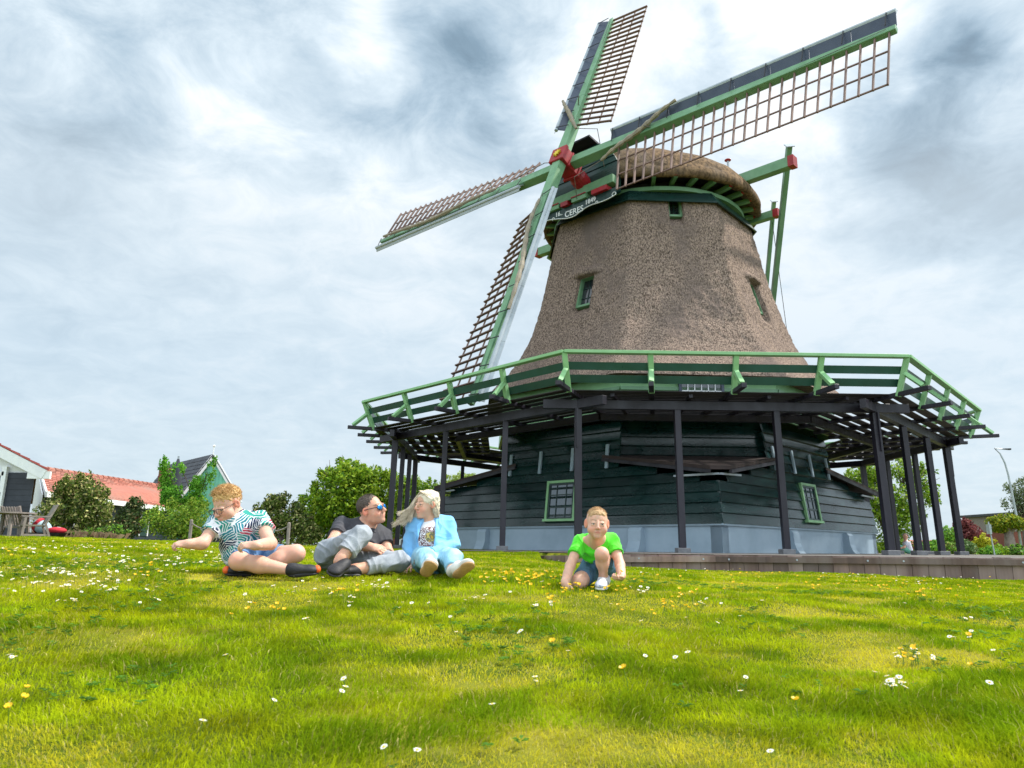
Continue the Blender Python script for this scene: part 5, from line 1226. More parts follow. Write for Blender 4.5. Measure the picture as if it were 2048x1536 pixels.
    for sx in (-1, 1):
        g.tube([V(P(sx * .035 + .026 * math.cos(a), .106 - .004 - abs(sx * .035 + .026 * math.cos(a)) * .22, .000 + .0185 * math.sin(a)) - org) for a in np.linspace(0, 6.283, 19)], .0026, 5)
        g.tube([V(P(sx * .060, .090, .004) - org), V(P(sx * .076, .055, .008) - org), V(P(sx * .084, -.015, .012) - org)], .0030, 5)
    g.tube([V(P(-.011, .102, .002) - org), V(P(.011, .102, .002) - org)], .003, 5)
    go = g.build('sunglasses', M['iron'], root)
    for sx in (-1, 1):
        mb = MB(); mb.ell(V(P(sx * .035, .0955, 0) - org), (.0265, .0065, .0185), 16, 10, Matrix(Rm.tolist()) @ Matrix.Rotation(-sx * .22, 3, 'Z')); mb.build('mirror_lens', M['blue_mirror'], go, smooth=True)
M['blue_mirror'] = pm('blue_mirror_lens', (.03, .22, .75), (.04, .35, .80), 20, .08, metal=.85)
man()

# ---- the woman in the light blue suit
SK4 = (.68, .39, .27)
def woman():
    global PRINT_C
    Y = 5.70
    hd = J(853, 1009, Y); neck = J(863, 1037, Y + .05); ub = J(862, 1055, Y + .07); chest = J(861, 1075, Y + .02); hip = J(866, 1118, Y - .02)
    sl, sr = J(829, 1050, Y + .05), J(897, 1050, Y + .06); el, er = J(817, 1093, Y + .05), J(907, 1090, Y - .04)
    wl, wr = J(820, 1126, Y - .04), J(857, 1108, Y - .30)
    hl, hr = J(850, 1120, Y - .06), J(884, 1119, Y - .06); kl, kr = J(852, 1117, Y - .50), J(905, 1117, Y - .46)
    kl = onground(kl, .068); kr = onground(kr, .068); al = onground(J(859, 1136, Y - .66), .04); ar = onground(J(904, 1143, Y - .66), .04)
    root = person((float(hip[0]), float(hip[1]), gz(hip[0], hip[1])), 'woman with windblown blond hair in light blue blazer and jeans sitting on the grass'); org = np.array(root.location)
    f = A_(-.76, -.64, -.06); Rm = axes_from(f, (.06, 0, 1)); s = .91; v = Vol(); P = head_prims(v, hd, Rm, s, soft=True)
    v.cap(P(0, -.03, -.05), neck, .043, .042, .03); v.cap(neck, ub, .05, .08, .05); v.cap(sl, sr, .042, .042, .04); v.cap(ub, chest, .085, .09, .05); v.cap(chest, hip, .09, .11, .05)
    v.chain([sl, el, wl], [.042, .034, .023], .02); v.chain([sr, er, wr], [.042, .034, .023], .02)
    hand(v, wl, A_(-.3, -.5, -.5), A_(-.3, -.2, 1), .155, .3, -1); hand(v, wr, A_(-.95, -.25, -.25), A_(.0, -.45, .85), .165, .75, -1, thumb_in=.8)
    v.cap(hl, kl, .08, .055, .03); v.cap(hr, kr, .08, .055, .03); v.cap(kl, al, .052, .034, .03); v.cap(kr, ar, .052, .034, .03)
    solid('body', v, M['skin'], root, .0038, color=SK4, paint=head_paint(P, Rm, s, (.20, .12, .07), (.62, .20, .18), SK4), seed=63)
    eyes(P, Rm, s, root, org, (.10, .10, .08), squint=True)
    # hair: swept scalp volume plus long strands blowing towards the man
    h_ = Vol(); h_.ell(P(0, -.022, .044), A_(.090, .105, .084) * s, Rm, .01); h_.ell(P(0, -.06, -.035), A_(.075, .060, .075) * s, Rm, .03); h_.ell(P(.0, .100, -.030), A_(.070, .070, .095) * s, Rm, .02, 1)
    ho = solid('hair', h_, M['ashhair'], root, .0038, amp=.0035, wl=.03, seed=65)
    r = np.random.default_rng(9); cs = []
    tip0 = J(792, 1042, Y + .0)
    locks = [(tip0 + r.normal(0, 1, 3) * A_(.03, .04, .024) + A_(.14, 0, .02) * (q / 11) ** 1.5, r.uniform(-.015, .015, 3), r.random() * 6) for q in range(12)]
    for i in range(620):
        lk = locks[i % 12]; f_ = (i % 12) / 12
        b = P(-.01 + .075 * f_ + r.normal(0, .006), .045 - .07 * f_ + r.normal(0, .012), .112 - .03 * f_); tp = lk[0] + r.normal(0, 1, 3) * .010
        m1 = P(.082, .075 - .05 * f_, .055 - .02 * f_) + r.normal(0, .006, 3); m2 = P(.086, .085 - .04 * f_, -.02 - .03 * f_) + r.normal(0, .007, 3)
        ctr = [b, m1, m2, m2 * .5 + tp * .5 + A_(0, 0, -.012) + lk[1] * 2, tp]
        pts = []
        for t_ in np.linspace(0, 1, 12):
            q = [c.copy() for c in ctr]
            while len(q) > 1: q = [q[j] * (1 - t_) + q[j + 1] * t_ for j in range(len(q) - 1)]
            pts.append(q[0] + A_(0, .3, 1) * .010 * math.sin(t_ * 8 + lk[2]) * t_)
        cs.append(pts)
    for i in range(320):                      # hair falling over the near side, behind the ear
        x0 = -r.uniform(.0, .05); b = P(x0, r.uniform(.0, .08), .118 - abs(x0) * .35); e = P(-.074 - r.normal(0, .006), r.uniform(-.085, -.035), r.uniform(-.115, -.07)); m_ = P(-.096, r.uniform(-.030, .020), r.uniform(.02, .06))
        cs.append([b * (1 - t_) ** 2 + m_ * 2 * t_ * (1 - t_) + e * t_ * t_ for t_ in np.linspace(0, 1, 8)])
    strandtubes('windblown_strands', cs, .0024, M['ashhair'], ho, org)
    # white printed top
    PRINT_C = tuple((J(857, 1075, Y - .10) - org).tolist()); M['leopard'] = print_mat('leopard_print_jersey', 'leo')
    t = Vol(); t.cap(ub, chest, .098, .112, .05); t.cap(chest, hip, .108, .118, .06); t.cap(neck * .6 + ub * .4, ub, .060, .09, .03); t.ell(P(.0, -.02, -.118), (.048, .05, .036), None, .01, 1)
    solid('printed_top', t, M['leopard'], root, .0042, amp=.003, wl=.10, seed=67)
    j = Vol(); j.cap(sl, sr, .066, .066, .04); j.cap(ub, chest, .118, .126, .05); j.cap(chest, hip + A_(0, 0, .0), .128, .150, .06)
    for a, b, c in ((sl, el, wl), (sr, er, wr)): j.cap(a, b, .060, .052, .03); j.cap(b, b + (c - b) * .90, .053, .043, .02, 1)
    fr_ = nrm(A_(-.10, -1, 0)); o0 = chest + fr_ * .12
    # open front: a deep wedge, narrow at the waist
    j.cap(neck + fr_ * .10 + A_(0, 0, .03), o0 + A_(-.012, 0, -.01), .050, .066, .015, 0, 1); j.cap(o0 + A_(-.012, 0, -.01), hip + fr_ * .16 + A_(-.03, 0, -.01), .066, .060, .015, 0, 1); j.cap(neck + A_(0, .0, .07), neck + A_(0, 0, .0), .066, .056, .012, 0, 1)
    jo = solid('blazer', j, M['blazer'], root, .0042, amp=.0055, wl=.11, seed=69)
    for sx in (-1, 1):
        b0 = neck + A_(sx * .058, -.03, .020); b1 = neck + A_(sx * .098, -.105, -.055); b2 = chest + A_(sx * .070 - .01, -.135, -.02); b3 = neck + A_(sx * .066, -.085, -.03)
        mb = MB(); pp = [V(q - org) for q in (b0, b1, b2, b3)]
        mb.poly([pp[0], pp[1], pp[2], pp[3]] if sx > 0 else [pp[0], pp[3], pp[2], pp[1]], .006, (0, -1, 0)); mb.build('lapel', M['blazer'], jo, bevel=.002)
    p = Vol(); p.cap(hl, hr, .110, .110, .04); p.cap(hl, kl, .098, .074, .03); p.cap(hr, kr, .098, .074, .03); p.cap(kl, kl + (al - kl) * .85, .072, .052, .02, 1); p.cap(kr, kr + (ar - kr) * .80, .072, .052, .02, 1)
    solid('jeans', p, M['lightjean'], root, .0042, amp=.005, wl=.08, seed=71)
    for an_, heel, toe, upv in ((al, onground(J(847, 1151, Y - .78), .012), J(866, 1125, Y - .90), (.1, .75, .6)), (ar, onground(J(909, 1155, Y - .74), .012), J(944, 1126, Y - .84), (-.45, .75, .45))):
        U, S_, (d, up, sd, L_, R2) = shoe_vols(heel, toe, upv, .046, .066, .015); U.cap(an_, heel + d * .05 + up * .05, .040, .042, .02)
        sh = solid('sneaker', U, M['sneaker'], root, .004, seed=73); so = solid('gum_sole', S_, M['gum'], sh, .004)
        mb = MB()
        for q in range(3): c_ = heel + d * (L_ * (.42 + .11 * q)) + up * (.062 - .008 * q) - org; mb.tube([V(c_ - sd * .022), V(c_ + up * .007), V(c_ + sd * .022)], .003, 5)
        mb.build('lace', M['sneaker'], sh)
    return wr
ww = woman()
flower_in_hand(ww + A_(-.10, -.08, .005), 'yellow buttercup held in the hand of the woman in the blue blazer', s=1.3)

# ------------------------------------------------------------------ surroundings: houses, garden, trees, street
def at(x, y, Y): d = ray(x, y); return V((0, 0, CAMZ)) + d * (Y / d.y)
M['tile'] = pm('orange_red_roof_tile', (.40, .145, .10), (.32, .11, .08), 3, .8, .2, 20, rnd=.25, c3=(.30, .15, .115), c3scale=.6); M['tile_red'] = pm('dark_red_roof_tile', (.30, .05, .035), (.22, .04, .03), 3, .6, .2, 20, rnd=.15)
M['slate'] = pm('dark_slate_roof', (.03, .035, .045), (.05, .055, .065), 2, .5, .2, 12, rnd=.2); M['blackwood'] = pm('black_weatherboard', (.014, .018, .028), (.025, .03, .042), 2, .5, .2, 20, rnd=.2)
M['brick'] = pm('red_brown_brick', (.22, .075, .05), (.15, .05, .035), 12, .85, .3, 30); M['mint'] = pm('mint_green_boards', (.16, .48, .34), (.13, .42, .30), 3, .6, rnd=.1); M['teak'] = pm('weathered_teak', (.26, .22, .20), (.18, .155, .14), 8, .8, .2, 30)
M['bark'] = pm('bark', (.12, .09, .07), (.06, .045, .038), 8, .9, .6, 30); M['palebark'] = pm('pale_bark', (.30, .25, .22), (.20, .16, .14), 7, .9, .6, 20); M['redcloth'] = pm('red_canvas', (.55, .03, .05), None, 4, .8); M['bluecloth'] = pm('pale_blue_canvas', (.42, .60, .68), None, 4, .8)
M['darkcloth'] = pm('dark_grey_canvas', (.035, .038, .05), (.06, .065, .08), 5, .9, .3, 20, (1, 1, .2)); M['sling'] = pm('taupe_sling_fabric', (.22, .20, .16), None, 30, .8)
def boards(mb, a, b, z0, z1, step, out):      # horizontal overlapping boards between two ground points
    a, b = V(a), V(b); d = (b - a); n = V((d.y, -d.x, 0)).normalized() * out; z = z0
    while z < z1 - 1e-4:
        zt = min(z + step, z1); p = [V((a.x, a.y, z)), V((b.x, b.y, z)), V((b.x, b.y, zt)), V((a.x, a.y, zt))]
        mb.hexa([p[0] + n, p[1] + n, p[1] - n, p[0] - n, p[3] + n * .4, p[2] + n * .4, p[2] - n, p[3] - n]); z = zt
def tiles(name, mat, parent, E0, E1, R1, R0, rows, cols, th=.045):
    E0, E1, R1, R0 = map(V, (E0, E1, R1, R0)); n = (E1 - E0).cross(R0 - E0).normalized(); n = n if n.z > 0 else -n; mb = MB()
    Q = lambda u, v: (E0 * (1 - u) + E1 * u) * (1 - v) + (R0 * (1 - u) + R1 * u) * v
    for i in range(rows):
        for j in range(cols):
            u0, u1, v0, v1 = j / cols, (j + .86) / cols, i / rows, (i + 1.1) / rows; um = (u0 + u1) / 2
            lo_ = [Q(u0, v0), Q(u1, v0), Q(u1, v1), Q(u0, v1)]
            mb.hexa([lo_[0], lo_[1], lo_[2], lo_[3], lo_[0] + n * th, lo_[1] + n * th * 1.8, lo_[2] + n * th * .9, lo_[3] + n * th * .3])
    mb.poly([E0, E1, R1, R0], -.03, n); return mb.build(name, mat, parent)
def rootmove(root):     # parts were modelled in world coordinates
    for c in root.children: c.matrix_parent_inverse = Matrix.Translation(-V(root.location))
# house A: end gable with a big window at the left edge of the picture
xr = at(62, 1000, 26).x; zc = 2.35; xm = xr - 3.05; zp = 4.05
h = empty('garden_house', (xm, 28, 0)); tag(h, 'dark boarded house end with white fascia, big window and red tiles at the left edge', 'house')
mb = MB(); boards(mb, (xr - .95, 26, 0), (xr, 26, 0), -.3, 2.5, .20, .02); mb.build('boarded_wall', M['blackwood'], h)
mb = MB(); boards(mb, (xr - .02, 26.02, 0), (xr - 6.6, 33.5, 0), -.3, 2.5, .20, .02); mb.build('side_wall', M['blackwood'], h)
mb = MB(); mb.poly([(xr - 6.0, 26.05, 2.45), (xr - .05, 26.05, 2.45), (xm, 26.05, 3.95)], .06, (0, 1, 0)); mb.build('gable', M['white'], h)
for sx in (-1, 1):
    mb = MB(); mb.beam((xm, 25.75, zp + .02), (xm + sx * 3.55, 25.75, 2.42), .08, .34); mb.beam((xm + sx * 2.95, 25.78, 2.40), (xm + sx * 3.75, 25.78, 2.40), .10, .26); mb.build('fascia', M['white'], h)
    tiles('roof', M['tile_red'], h, (xm + sx * 3.72, 25.7, 2.58), (xm + sx * 3.72 - 6.6, 33.2, 2.58), (xm - 6.6, 33.2, zp + .28), (xm, 25.7, zp + .28), 10, 26)
wx = xr - 1.45
mb = MB()
for x0 in (wx + .42, wx - 3.6): mb.beam((x0, 25.93, -.2), (x0, 25.93, 2.7), .16, .12, (0, 1, 0))
mb.beam((wx - 3.6, 25.92, 1.72), (wx + .42, 25.92, 1.72), .10, .14); mb.beam((wx - 3.6, 25.92, 2.45), (wx + .42, 25.92, 2.45), .10, .14); mb.beam((wx - 1.6, 25.9, 0), (wx - 1.6, 25.9, 2.45), .12, .10, (0, 1, 0)); fo = mb.build('window', M['white'], h)
mb = MB(); mb.poly([(wx - 3.6, 25.98, 0), (wx + .42, 25.98, 0), (wx + .42, 25.98, 2.45), (wx - 3.6, 25.98, 2.45)], .02, (0, 1, 0)); mb.build('pane', M['mirrorglass'], fo)
rootmove(h)
# house B: long low building with a red tiled roof running away from the viewer
h = empty('long_house', (-24, 44, 0)); tag(h, 'long low building with orange red tiled roof behind the variegated shrubs', 'house')
E0, E1, R1, R0 = (-20.9, 33, 2.27), (-21.75, 48.0, 2.27), (-24.1, 57.5, 4.0), (-25.55, 39.5, 3.97)
roof = tiles('roof', M['tile'], h, E0, E1, R1, R0, 13, 46)
mb = MB()
for i in range(34): a = V(R0).lerp(V(R1), i / 34); b = V(R0).lerp(V(R1), (i + .93) / 34); mb.tube([a + V((0, 0, .03)), b + V((0, 0, .03))], [.14, .11], 8)
mb.build('ridge_tiles', M['tile'], roof)
mb = MB(); mb.poly([R0, R1, (-27.5, 58, 2.3), (-29, 42, 2.3)], .05); mb.build('rear_roof', M['tile'], h)
mb = MB(); mb.beam(V(E0) + V((.02, -.05, -.08)), V(E1) + V((.02, 0, -.08)), .10, .26); mb.beam(V(E0) + V((.02, -.05, -.08)), V(R0) + V((0, -.08, -.08)), .08, .24); mb.build('fascia', M['white'], h)
mb = MB(); mb.poly([(-21.15, 33.15, -.3), (-25.5, 39.3, -.3), (-25.5, 39.3, 3.8), (-21.15, 33.15, 2.2)], .05, (-.8, -.55, 0)); mb.build('gable_wall', M['white'], h)
mb = MB(); boards(mb, (-21.3, 33.4, 0), (-22.1, 48, 0), -.3, 2.2, .2, .02); mb.build('boarded_wall', M['blackwood'], h)
for (y0, w, z0, z1) in ((36.2, .9, .2, 1.9), (38.3, 1.0, -.2, 2.0), (43.5, 1.1, .5, 1.9)):
    t0 = (y0 - 33.4) / 14.6; x0 = -21.3 - .8 * t0 + .06; mb = MB(); mb.beam((x0, y0, z0), (x0, y0, z1), .10, .06, (1, 0, 0)); mb.beam((x0 - .05, y0 + w, z0), (x0 - .05, y0 + w, z1), .10, .06, (1, 0, 0)); mb.beam((x0, y0, z1), (x0 - .05, y0 + w, z1), .06, .10); fo = mb.build('window', M['white'], h)
    mb = MB(); mb.poly([(x0 - .02, y0, z0), (x0 - .07, y0 + w, z0), (x0 - .07, y0 + w, z1), (x0 - .02, y0, z1)], .01, (1, 0, 0)); mb.build('pane', M['glass'], fo)
rootmove(h)
# house C: dark slate roof with a mint green gable
h = empty('gabled_house', (-20, 52, 0)); tag(h, 'house with dark slate roof and mint green gable rising behind the long red roof', 'house')
apx = at(428, 916, 50); rr_ = at(478, 1000, 50); ll_ = at(375, 1000, 50); zb = rr_.z; lx, rx_ = 2 * apx.x - rr_.x, rr_.x
mb = MB(); n_ = 16
for i in range(n_):
    a, b = lx + (rx_ - lx) * i / n_, lx + (rx_ - lx) * (i + .95) / n_; zt = lambda x: zb + (apx.z - zb) * (1 - abs(x - apx.x) / (rx_ - apx.x))
    mb.hexa([(a, 50, -.3), (b, 50, -.3), (b, 50.1, -.3), (a, 50.1, -.3), (a, 50, zt(a)), (b, 50, zt(b)), (b, 50.1, zt(b)), (a, 50.1, zt(a))])
mb.build('green_gable', M['mint'], h)
for sx in (-1, 1): mb = MB(); mb.beam((apx.x, 49.85, apx.z + .12), (apx.x + sx * (rx_ - apx.x) * 1.08, 49.85, zb - .2), .08, .26); mb.build('barge_board', M['white'], h)
bk_ = V((-6.6, 7.5, 0))
tiles('roof', M['slate'], h, (lx - .15, 49.8, zb - .05), (lx - .15 + bk_.x, 49.8 + bk_.y, zb - .05), (apx.x + bk_.x, 49.8 + bk_.y, apx.z + .2), (apx.x, 49.8, apx.z + .2), 10, 22)
tiles('roof', M['slate'], h, (rx_ + .15, 49.8, zb - .05), (rx_ + .15 + bk_.x, 49.8 + bk_.y, zb - .05), (apx.x + bk_.x, 49.8 + bk_.y, apx.z + .2), (apx.x, 49.8, apx.z + .2), 10, 22)
mb = MB(); mb.box((lx - 2.9, 53.4, zb + .2 + 1.0), (.6, .6, 2.3)); mb.box((lx - 2.9, 53.4, zb + 2.4), (.74, .74, .10)); mb.build('chimney', M['brick'], h)
mb = MB(); boards(mb, (lx - .1, 50.1, 0), (lx - .1 + bk_.x, 50.1 + bk_.y, 0), -.3, zb, .25, -.02); mb.build('side_wall', M['blackwood'], h)
mb = MB(); mb.tube([(apx.x, 49.8, apx.z + .2), (apx.x, 49.8, apx.z + .75)], .035, 6); mb.ell((apx.x, 49.8, apx.z + .8), (.09, .09, .09)); mb.build('finial', M['white'], h)
rootmove(h)
# small brick building glimpsed between the mill posts
c = at(820, 1094, 62); h = empty('brick_shed', (c.x, 62, 0)); tag(h, 'small brick house with grey tiled roof seen between the left mill posts', 'house')
mb = MB(); mb.box((c.x, 64, .2), (6.5, 4, 1.3)); mb.build('brick_wall', M['brick'], h); tiles('roof', M['slate'], h, (c.x - 3.5, 61.8, .85), (c.x + 3.5, 61.8, .85), (c.x + 3.5, 64.3, 2.1), (c.x - 3.5, 64.3, 2.1), 6, 20)
mb = MB(); mb.box((c.x - .4, 61.97, .35), (1.0, .05, .7)); fo = mb.build('window', M['white'], h); mb = MB(); mb.box((c.x - .4, 61.94, .35), (.8, .03, .52)); mb.build('pane', M['glass'], fo); rootmove(h)
# houses on the right
c = at(2046, 1075, 60); h = empty('brick_house', (c.x, 60, 0)); tag(h, 'brick house with pale upper storey beyond the flat topped tree', 'house')
mb = MB(); mb.box((c.x + 2.8, 63, .7), (7.6, 6, 2.2)); mb.build('brick_wall', M['brick'], h); mb = MB(); mb.box((c.x + 2.8, 63, 2.45), (7.7, 6.1, 1.3)); mb.build('panel_wall', M['teak'], h); mb = MB(); mb.box((c.x + 2.8, 62.9, 3.2), (8.2, 6.8, .2)); mb.build('roof', M['slate'], h)
for q in (0, 2.4): mb = MB(); mb.box((c.x + .3 + q, 59.93, 2.3), (1.5, .08, .95)); fo = mb.build('window', M['white'], h); mb = MB(); mb.box((c.x + .3 + q, 59.88, 2.3), (1.3, .04, .78)); mb.build('pane', M['mirrorglass'], fo)
rootmove(h)
for (x0, x1, yt, Y, lab, w_) in ((1895, 1975, 1083, 70, 'low dark roofed bungalow behind the purple tree', 'brick'), (1840, 1900, 1080, 74, 'low orange brown roofed bungalow behind the right mill posts', 'tile')):
    a, b = at(x0, yt, Y), at(x1, yt, Y); h = empty('bungalow', ((a.x + b.x) / 2, Y, 0)); tag(h, lab, 'house')
    mb = MB(); mb.box(((a.x + b.x) / 2, Y + 3, .3), (b.x - a.x - .8, 5, 1.6)); mb.build('brick_wall', M['brick'], h); tiles('roof', M['tile_red' if w_ == 'brick' else 'tile'], h, (a.x, Y, a.z - .75), (b.x, Y, a.z - .75), (b.x, Y + 3, a.z), (a.x, Y + 3, a.z), 5, 16); rootmove(h)

# foliage: trunk, limbs and many leaf sized faces gathered in clumps
def leaf_cloud(blobs, n, size, pal, seed, jitter=.35, gap=.0):
    r = np.random.default_rng(seed); w = np.array([b[1][0] * b[1][1] * b[1][2] for b in blobs]) ** .75; w /= w.sum(); k = r.choice(len(blobs), n, p=w)
    C_ = np.array([b[0] for b in blobs])[k]; Rr = np.array([b[1] for b in blobs])[k]; q = r.normal(0, 1, (n, 3)); q /= np.linalg.norm(q, axis=1, keepdims=True); rad = r.random(n) ** .45
    p = C_ + q * Rr * rad[:, None] * (1 + jitter * (vnoise(q[:, 0] * 3 + k * 1.7 + 9, q[:, 2] * 3 + k * 2.3 + 9, seed) - .5))[:, None]
    cl = vnoise(p[:, 0] * 2.2 / size * .05 + 90, p[:, 2] * 2.2 / size * .05 + 90, seed + 1); keep = cl > gap; p = p[keep]; q = q[keep]; n = len(p)
    nn = q + r.normal(0, .8, (n, 3)); nn /= np.linalg.norm(nn, axis=1, keepdims=True); a = np.cross(nn, r.normal(0, 1, (n, 3))); a /= np.linalg.norm(a, axis=1, keepdims=True) + 1e-9; b = np.cross(nn, a)
    s = size * r.uniform(.6, 1.3, n)[:, None]; v = np.stack([p - a * s, p - b * s * .5 + nn * s * .15, p + a * s, p + b * s * .5 + nn * s * .15], 1).reshape(-1, 3)
    pc = np.array([c_[0] for c_ in pal]); pw = np.array([c_[1] for c_ in pal], float); pw /= pw.sum(); ci = r.choice(len(pal), n, p=pw); c = pc[ci] * r.uniform(.75, 1.25, n)[:, None]
    return v, np.repeat(c, 4, 0)
def plantobj(name, label, cat, base, blobs, n, size, pal, seed, trunk=None, group=None, mat='leaf', gap=0.0, part='foliage', bark='bark', limbs=7):
    base = V(base); root = empty(name, base); tag(root, label, cat, group); rs_ = random.Random(seed + 500); extra = []
    for c_, r3 in blobs:                 # side shoots that break up the outline
        for _ in range(7):
            a = rs_.uniform(0, 6.28); el_ = rs_.uniform(-.1, 1.5); k_ = rs_.uniform(.85, 1.12); q = rs_.uniform(.13, .30)
            extra.append(((c_[0] + r3[0] * k_ * math.cos(a) * math.cos(el_), c_[1] + r3[1] * k_ * math.sin(a) * math.cos(el_), c_[2] + r3[2] * k_ * math.sin(el_)), (r3[0] * q, r3[1] * q, r3[2] * q * rs_.uniform(1.0, 1.7))))
    blobs = list(blobs) + extra
    v, c = leaf_cloud(blobs, n, size, pal, seed, gap=gap); k = np.arange(len(v) // 4) * 4; me = mesh_np(part, v - np.array(base), np.stack([k, k + 1, k + 2, k + 3], -1)); setcol(me, c); o = link(part, me, M[mat], root)
    r = random.Random(seed); mb = MB(); tr, th = trunk if trunk else (.04, .3)
    top = V((0, 0, th)); mb.tube([V((0, 0, -.2)), V((r.uniform(-.05, .05), 0, th * .5)), top], [tr * 1.2, tr, tr * .8], 8)
    for i in range(limbs):
        bc = V(blobs[r.randrange(len(blobs) - len(extra))][0]) - base; e = bc + V((r.uniform(-.3, .3), r.uniform(-.3, .3), r.uniform(-.1, .3))) * (blobs[0][1][2] * .8); m_ = top.lerp(e, .5) + V((r.uniform(-.1, .1), 0, .1))
        mb.tube([top * r.uniform(.6, 1), m_, e], [tr * .55, tr * .35, tr * .12], 5)
        for _ in range(3): e2 = e + V((r.uniform(-1, 1), r.uniform(-1, 1), r.uniform(-.3, 1))) * blobs[0][1][0] * .45; mb.tube([m_.lerp(e, .5), e2], [tr * .2, tr * .06], 4)
    mb.build('trunk' if trunk else 'stems', M[bark], root, smooth=True); return root
def blobs_px(lst, Y):
    out = []
    for x, y, rx, ry in lst: p = at(x, y, Y); s = Y * 1.0 / F; out.append(((p.x, p.y + random.uniform(-.3, .3), p.z), (rx * s, rx * s * .9, ry * s)))
    return out
VAR = [((.09, .14, .02), 5), ((.16, .22, .035), 4), ((.55, .52, .20), 3), ((.05, .08, .02), 3), ((.26, .22, .10), 1)]
BR = [((.16, .30, .015), 5), ((.26, .40, .02), 4), ((.08, .17, .012), 3), ((.36, .46, .05), 1)]
DK = [((.04, .08, .02), 5), ((.08, .12, .03), 3), ((.20, .19, .08), 1.5), ((.12, .05, .03), .6)]
LG = [((.14, .34, .04), 5), ((.22, .42, .05), 4), ((.30, .46, .03), 2), ((.07, .17, .03), 2)]
g_ = lambda x, Y: (at(x, 1085, Y).x, Y, 0)
plantobj('variegated_shrub', 'big rounded variegated shrub with cream edged leaves beside the garden chairs', 'shrub', g_(150, 22), blobs_px([(150, 1015, 58, 58), (115, 1035, 40, 42), (190, 1025, 36, 48), (150, 975, 30, 26), (185, 985, 22, 24), (120, 990, 20, 24), (205, 1050, 22, 28)], 22), 9500, .055, VAR, 1)
plantobj('dark_shrub', 'narrow dark leafy shrub between two large bushes', 'shrub', g_(262, 23), blobs_px([(262, 1035, 28, 36), (255, 1060, 38, 22), (265, 1008, 14, 16)], 23), 3200, .05, DK, 2)
plantobj('low_shrub', 'low dark green shrub with reddish shoots under the dark leafy shrub', 'shrub', g_(215, 21), blobs_px([(215, 1068, 34, 16), (180, 1072, 26, 12)], 21), 1800, .045, LG + DK, 32)
plantobj('golden_shrub', 'broad yellow green shrub left of the sitting boy', 'shrub', g_(360, 22), blobs_px([(345, 1045, 50, 38), (395, 1045, 36, 38), (315, 1045, 24, 26), (370, 1065, 56, 20)], 22), 7500, .045, [((.22, .36, .03), 5), ((.36, .44, .06), 3), ((.10, .22, .02), 3)], 3)
plantobj('feathery_tree', 'tall feathery bright green young tree in front of the slate roof', 'tree', g_(378, 24), blobs_px([(335, 975, 18, 40), (330, 935, 12, 18), (350, 1000, 22, 30), (398, 975, 16, 32), (425, 950, 10, 26), (385, 1010, 26, 22), (430, 925, 6, 12), (365, 940, 10, 14)], 24), 7200, .045, [((.14, .38, .03), 5), ((.24, .50, .05), 3), ((.08, .24, .03), 2)], 4, trunk=(.06, 1.0), gap=.2)
plantobj('variegated_shrub', 'cream flecked shrub with pointed top behind the sitting boy and the man', 'shrub', g_(560, 22), blobs_px([(545, 1045, 36, 44), (590, 1055, 40, 34), (540, 1005, 14, 18), (563, 1000, 12, 16), (515, 1030, 16, 26), (620, 1070, 26, 20), (590, 1020, 16, 16)], 22), 8000, .05, VAR, 5)
plantobj('leafy_tree', 'wide bright green leafy tree behind the man in sunglasses', 'tree', g_(700, 31), blobs_px([(690, 1000, 62, 60), (640, 1020, 42, 46), (745, 995, 52, 56), (700, 945, 40, 24), (660, 955, 26, 22), (745, 955, 28, 22), (640, 1060, 34, 24), (710, 1055, 54, 30), (770, 1040, 40, 44)], 31), 20000, .085, BR + [((.34, .44, .03), 3)], 6, trunk=(.13, .9), gap=.10)
plantobj('leafy_tree', 'bright green tree seen between the left mill posts behind the woman', 'tree', g_(835, 34), blobs_px([(830, 1010, 46, 46), (800, 970, 30, 24), (860, 1000, 34, 36), (820, 1055, 44, 26)], 34), 8500, .085, BR, 7, trunk=(.12, .8), gap=.10)
plantobj('leafy_tree', 'thin pale spring tree showing under the left stage behind the dark roof', 'tree', g_(930, 44), blobs_px([(920, 975, 44, 26), (895, 1000, 30, 30), (950, 985, 30, 24)], 44), 5200, .08, [((.30, .40, .08), 4), ((.22, .30, .06), 2)], 8, trunk=(.12, 2.2), gap=.25)
plantobj('tall_tree', 'tall light green tree behind the right mill posts', 'tree', g_(1775, 39), blobs_px([(1775, 985, 56, 50), (1740, 960, 34, 32), (1815, 950, 34, 34), (1790, 1040, 48, 40), (1745, 1030, 34, 36), (1840, 970, 28, 34), (1860, 1000, 18, 22), (1780, 1085, 36, 26), (1710, 960, 22, 26), (1835, 1025, 22, 20)], 39), 15000, .085, BR + [((.34, .44, .10), 3)], 9, trunk=(.16, 1.6), gap=.22, limbs=12)
plantobj('copper_beech', 'small purple leaved tree in front of the low bungalow', 'tree', g_(1930, 50), blobs_px([(1930, 1068, 30, 22), (1950, 1078, 26, 18), (1912, 1074, 20, 18), (1925, 1050, 16, 12)], 50), 4200, .10, [((.17, .045, .05), 5), ((.26, .08, .07), 3), ((.10, .03, .035), 2)], 10, trunk=(.1, .5))
plantobj('green_shrub', 'light green bush left of the purple tree', 'shrub', g_(1893, 44), blobs_px([(1893, 1072, 18, 18), (1885, 1090, 22, 14)], 44), 1800, .08, LG, 11)
r_ = plantobj('flat_topped_tree', 'flat topped clipped tree with thick pale trunk and yellow green leaves', 'tree', g_(2020, 40), blobs_px([(2010, 1046, 34, 13), (1992, 1050, 18, 10), (2034, 1050, 24, 12), (2010, 1038, 24, 8), (2005, 1060, 20, 6)], 40), 5200, .07, [((.22, .30, .02), 5), ((.38, .36, .03), 3), ((.09, .16, .02), 2)], 12, trunk=(.26, 1.25), bark='palebark')
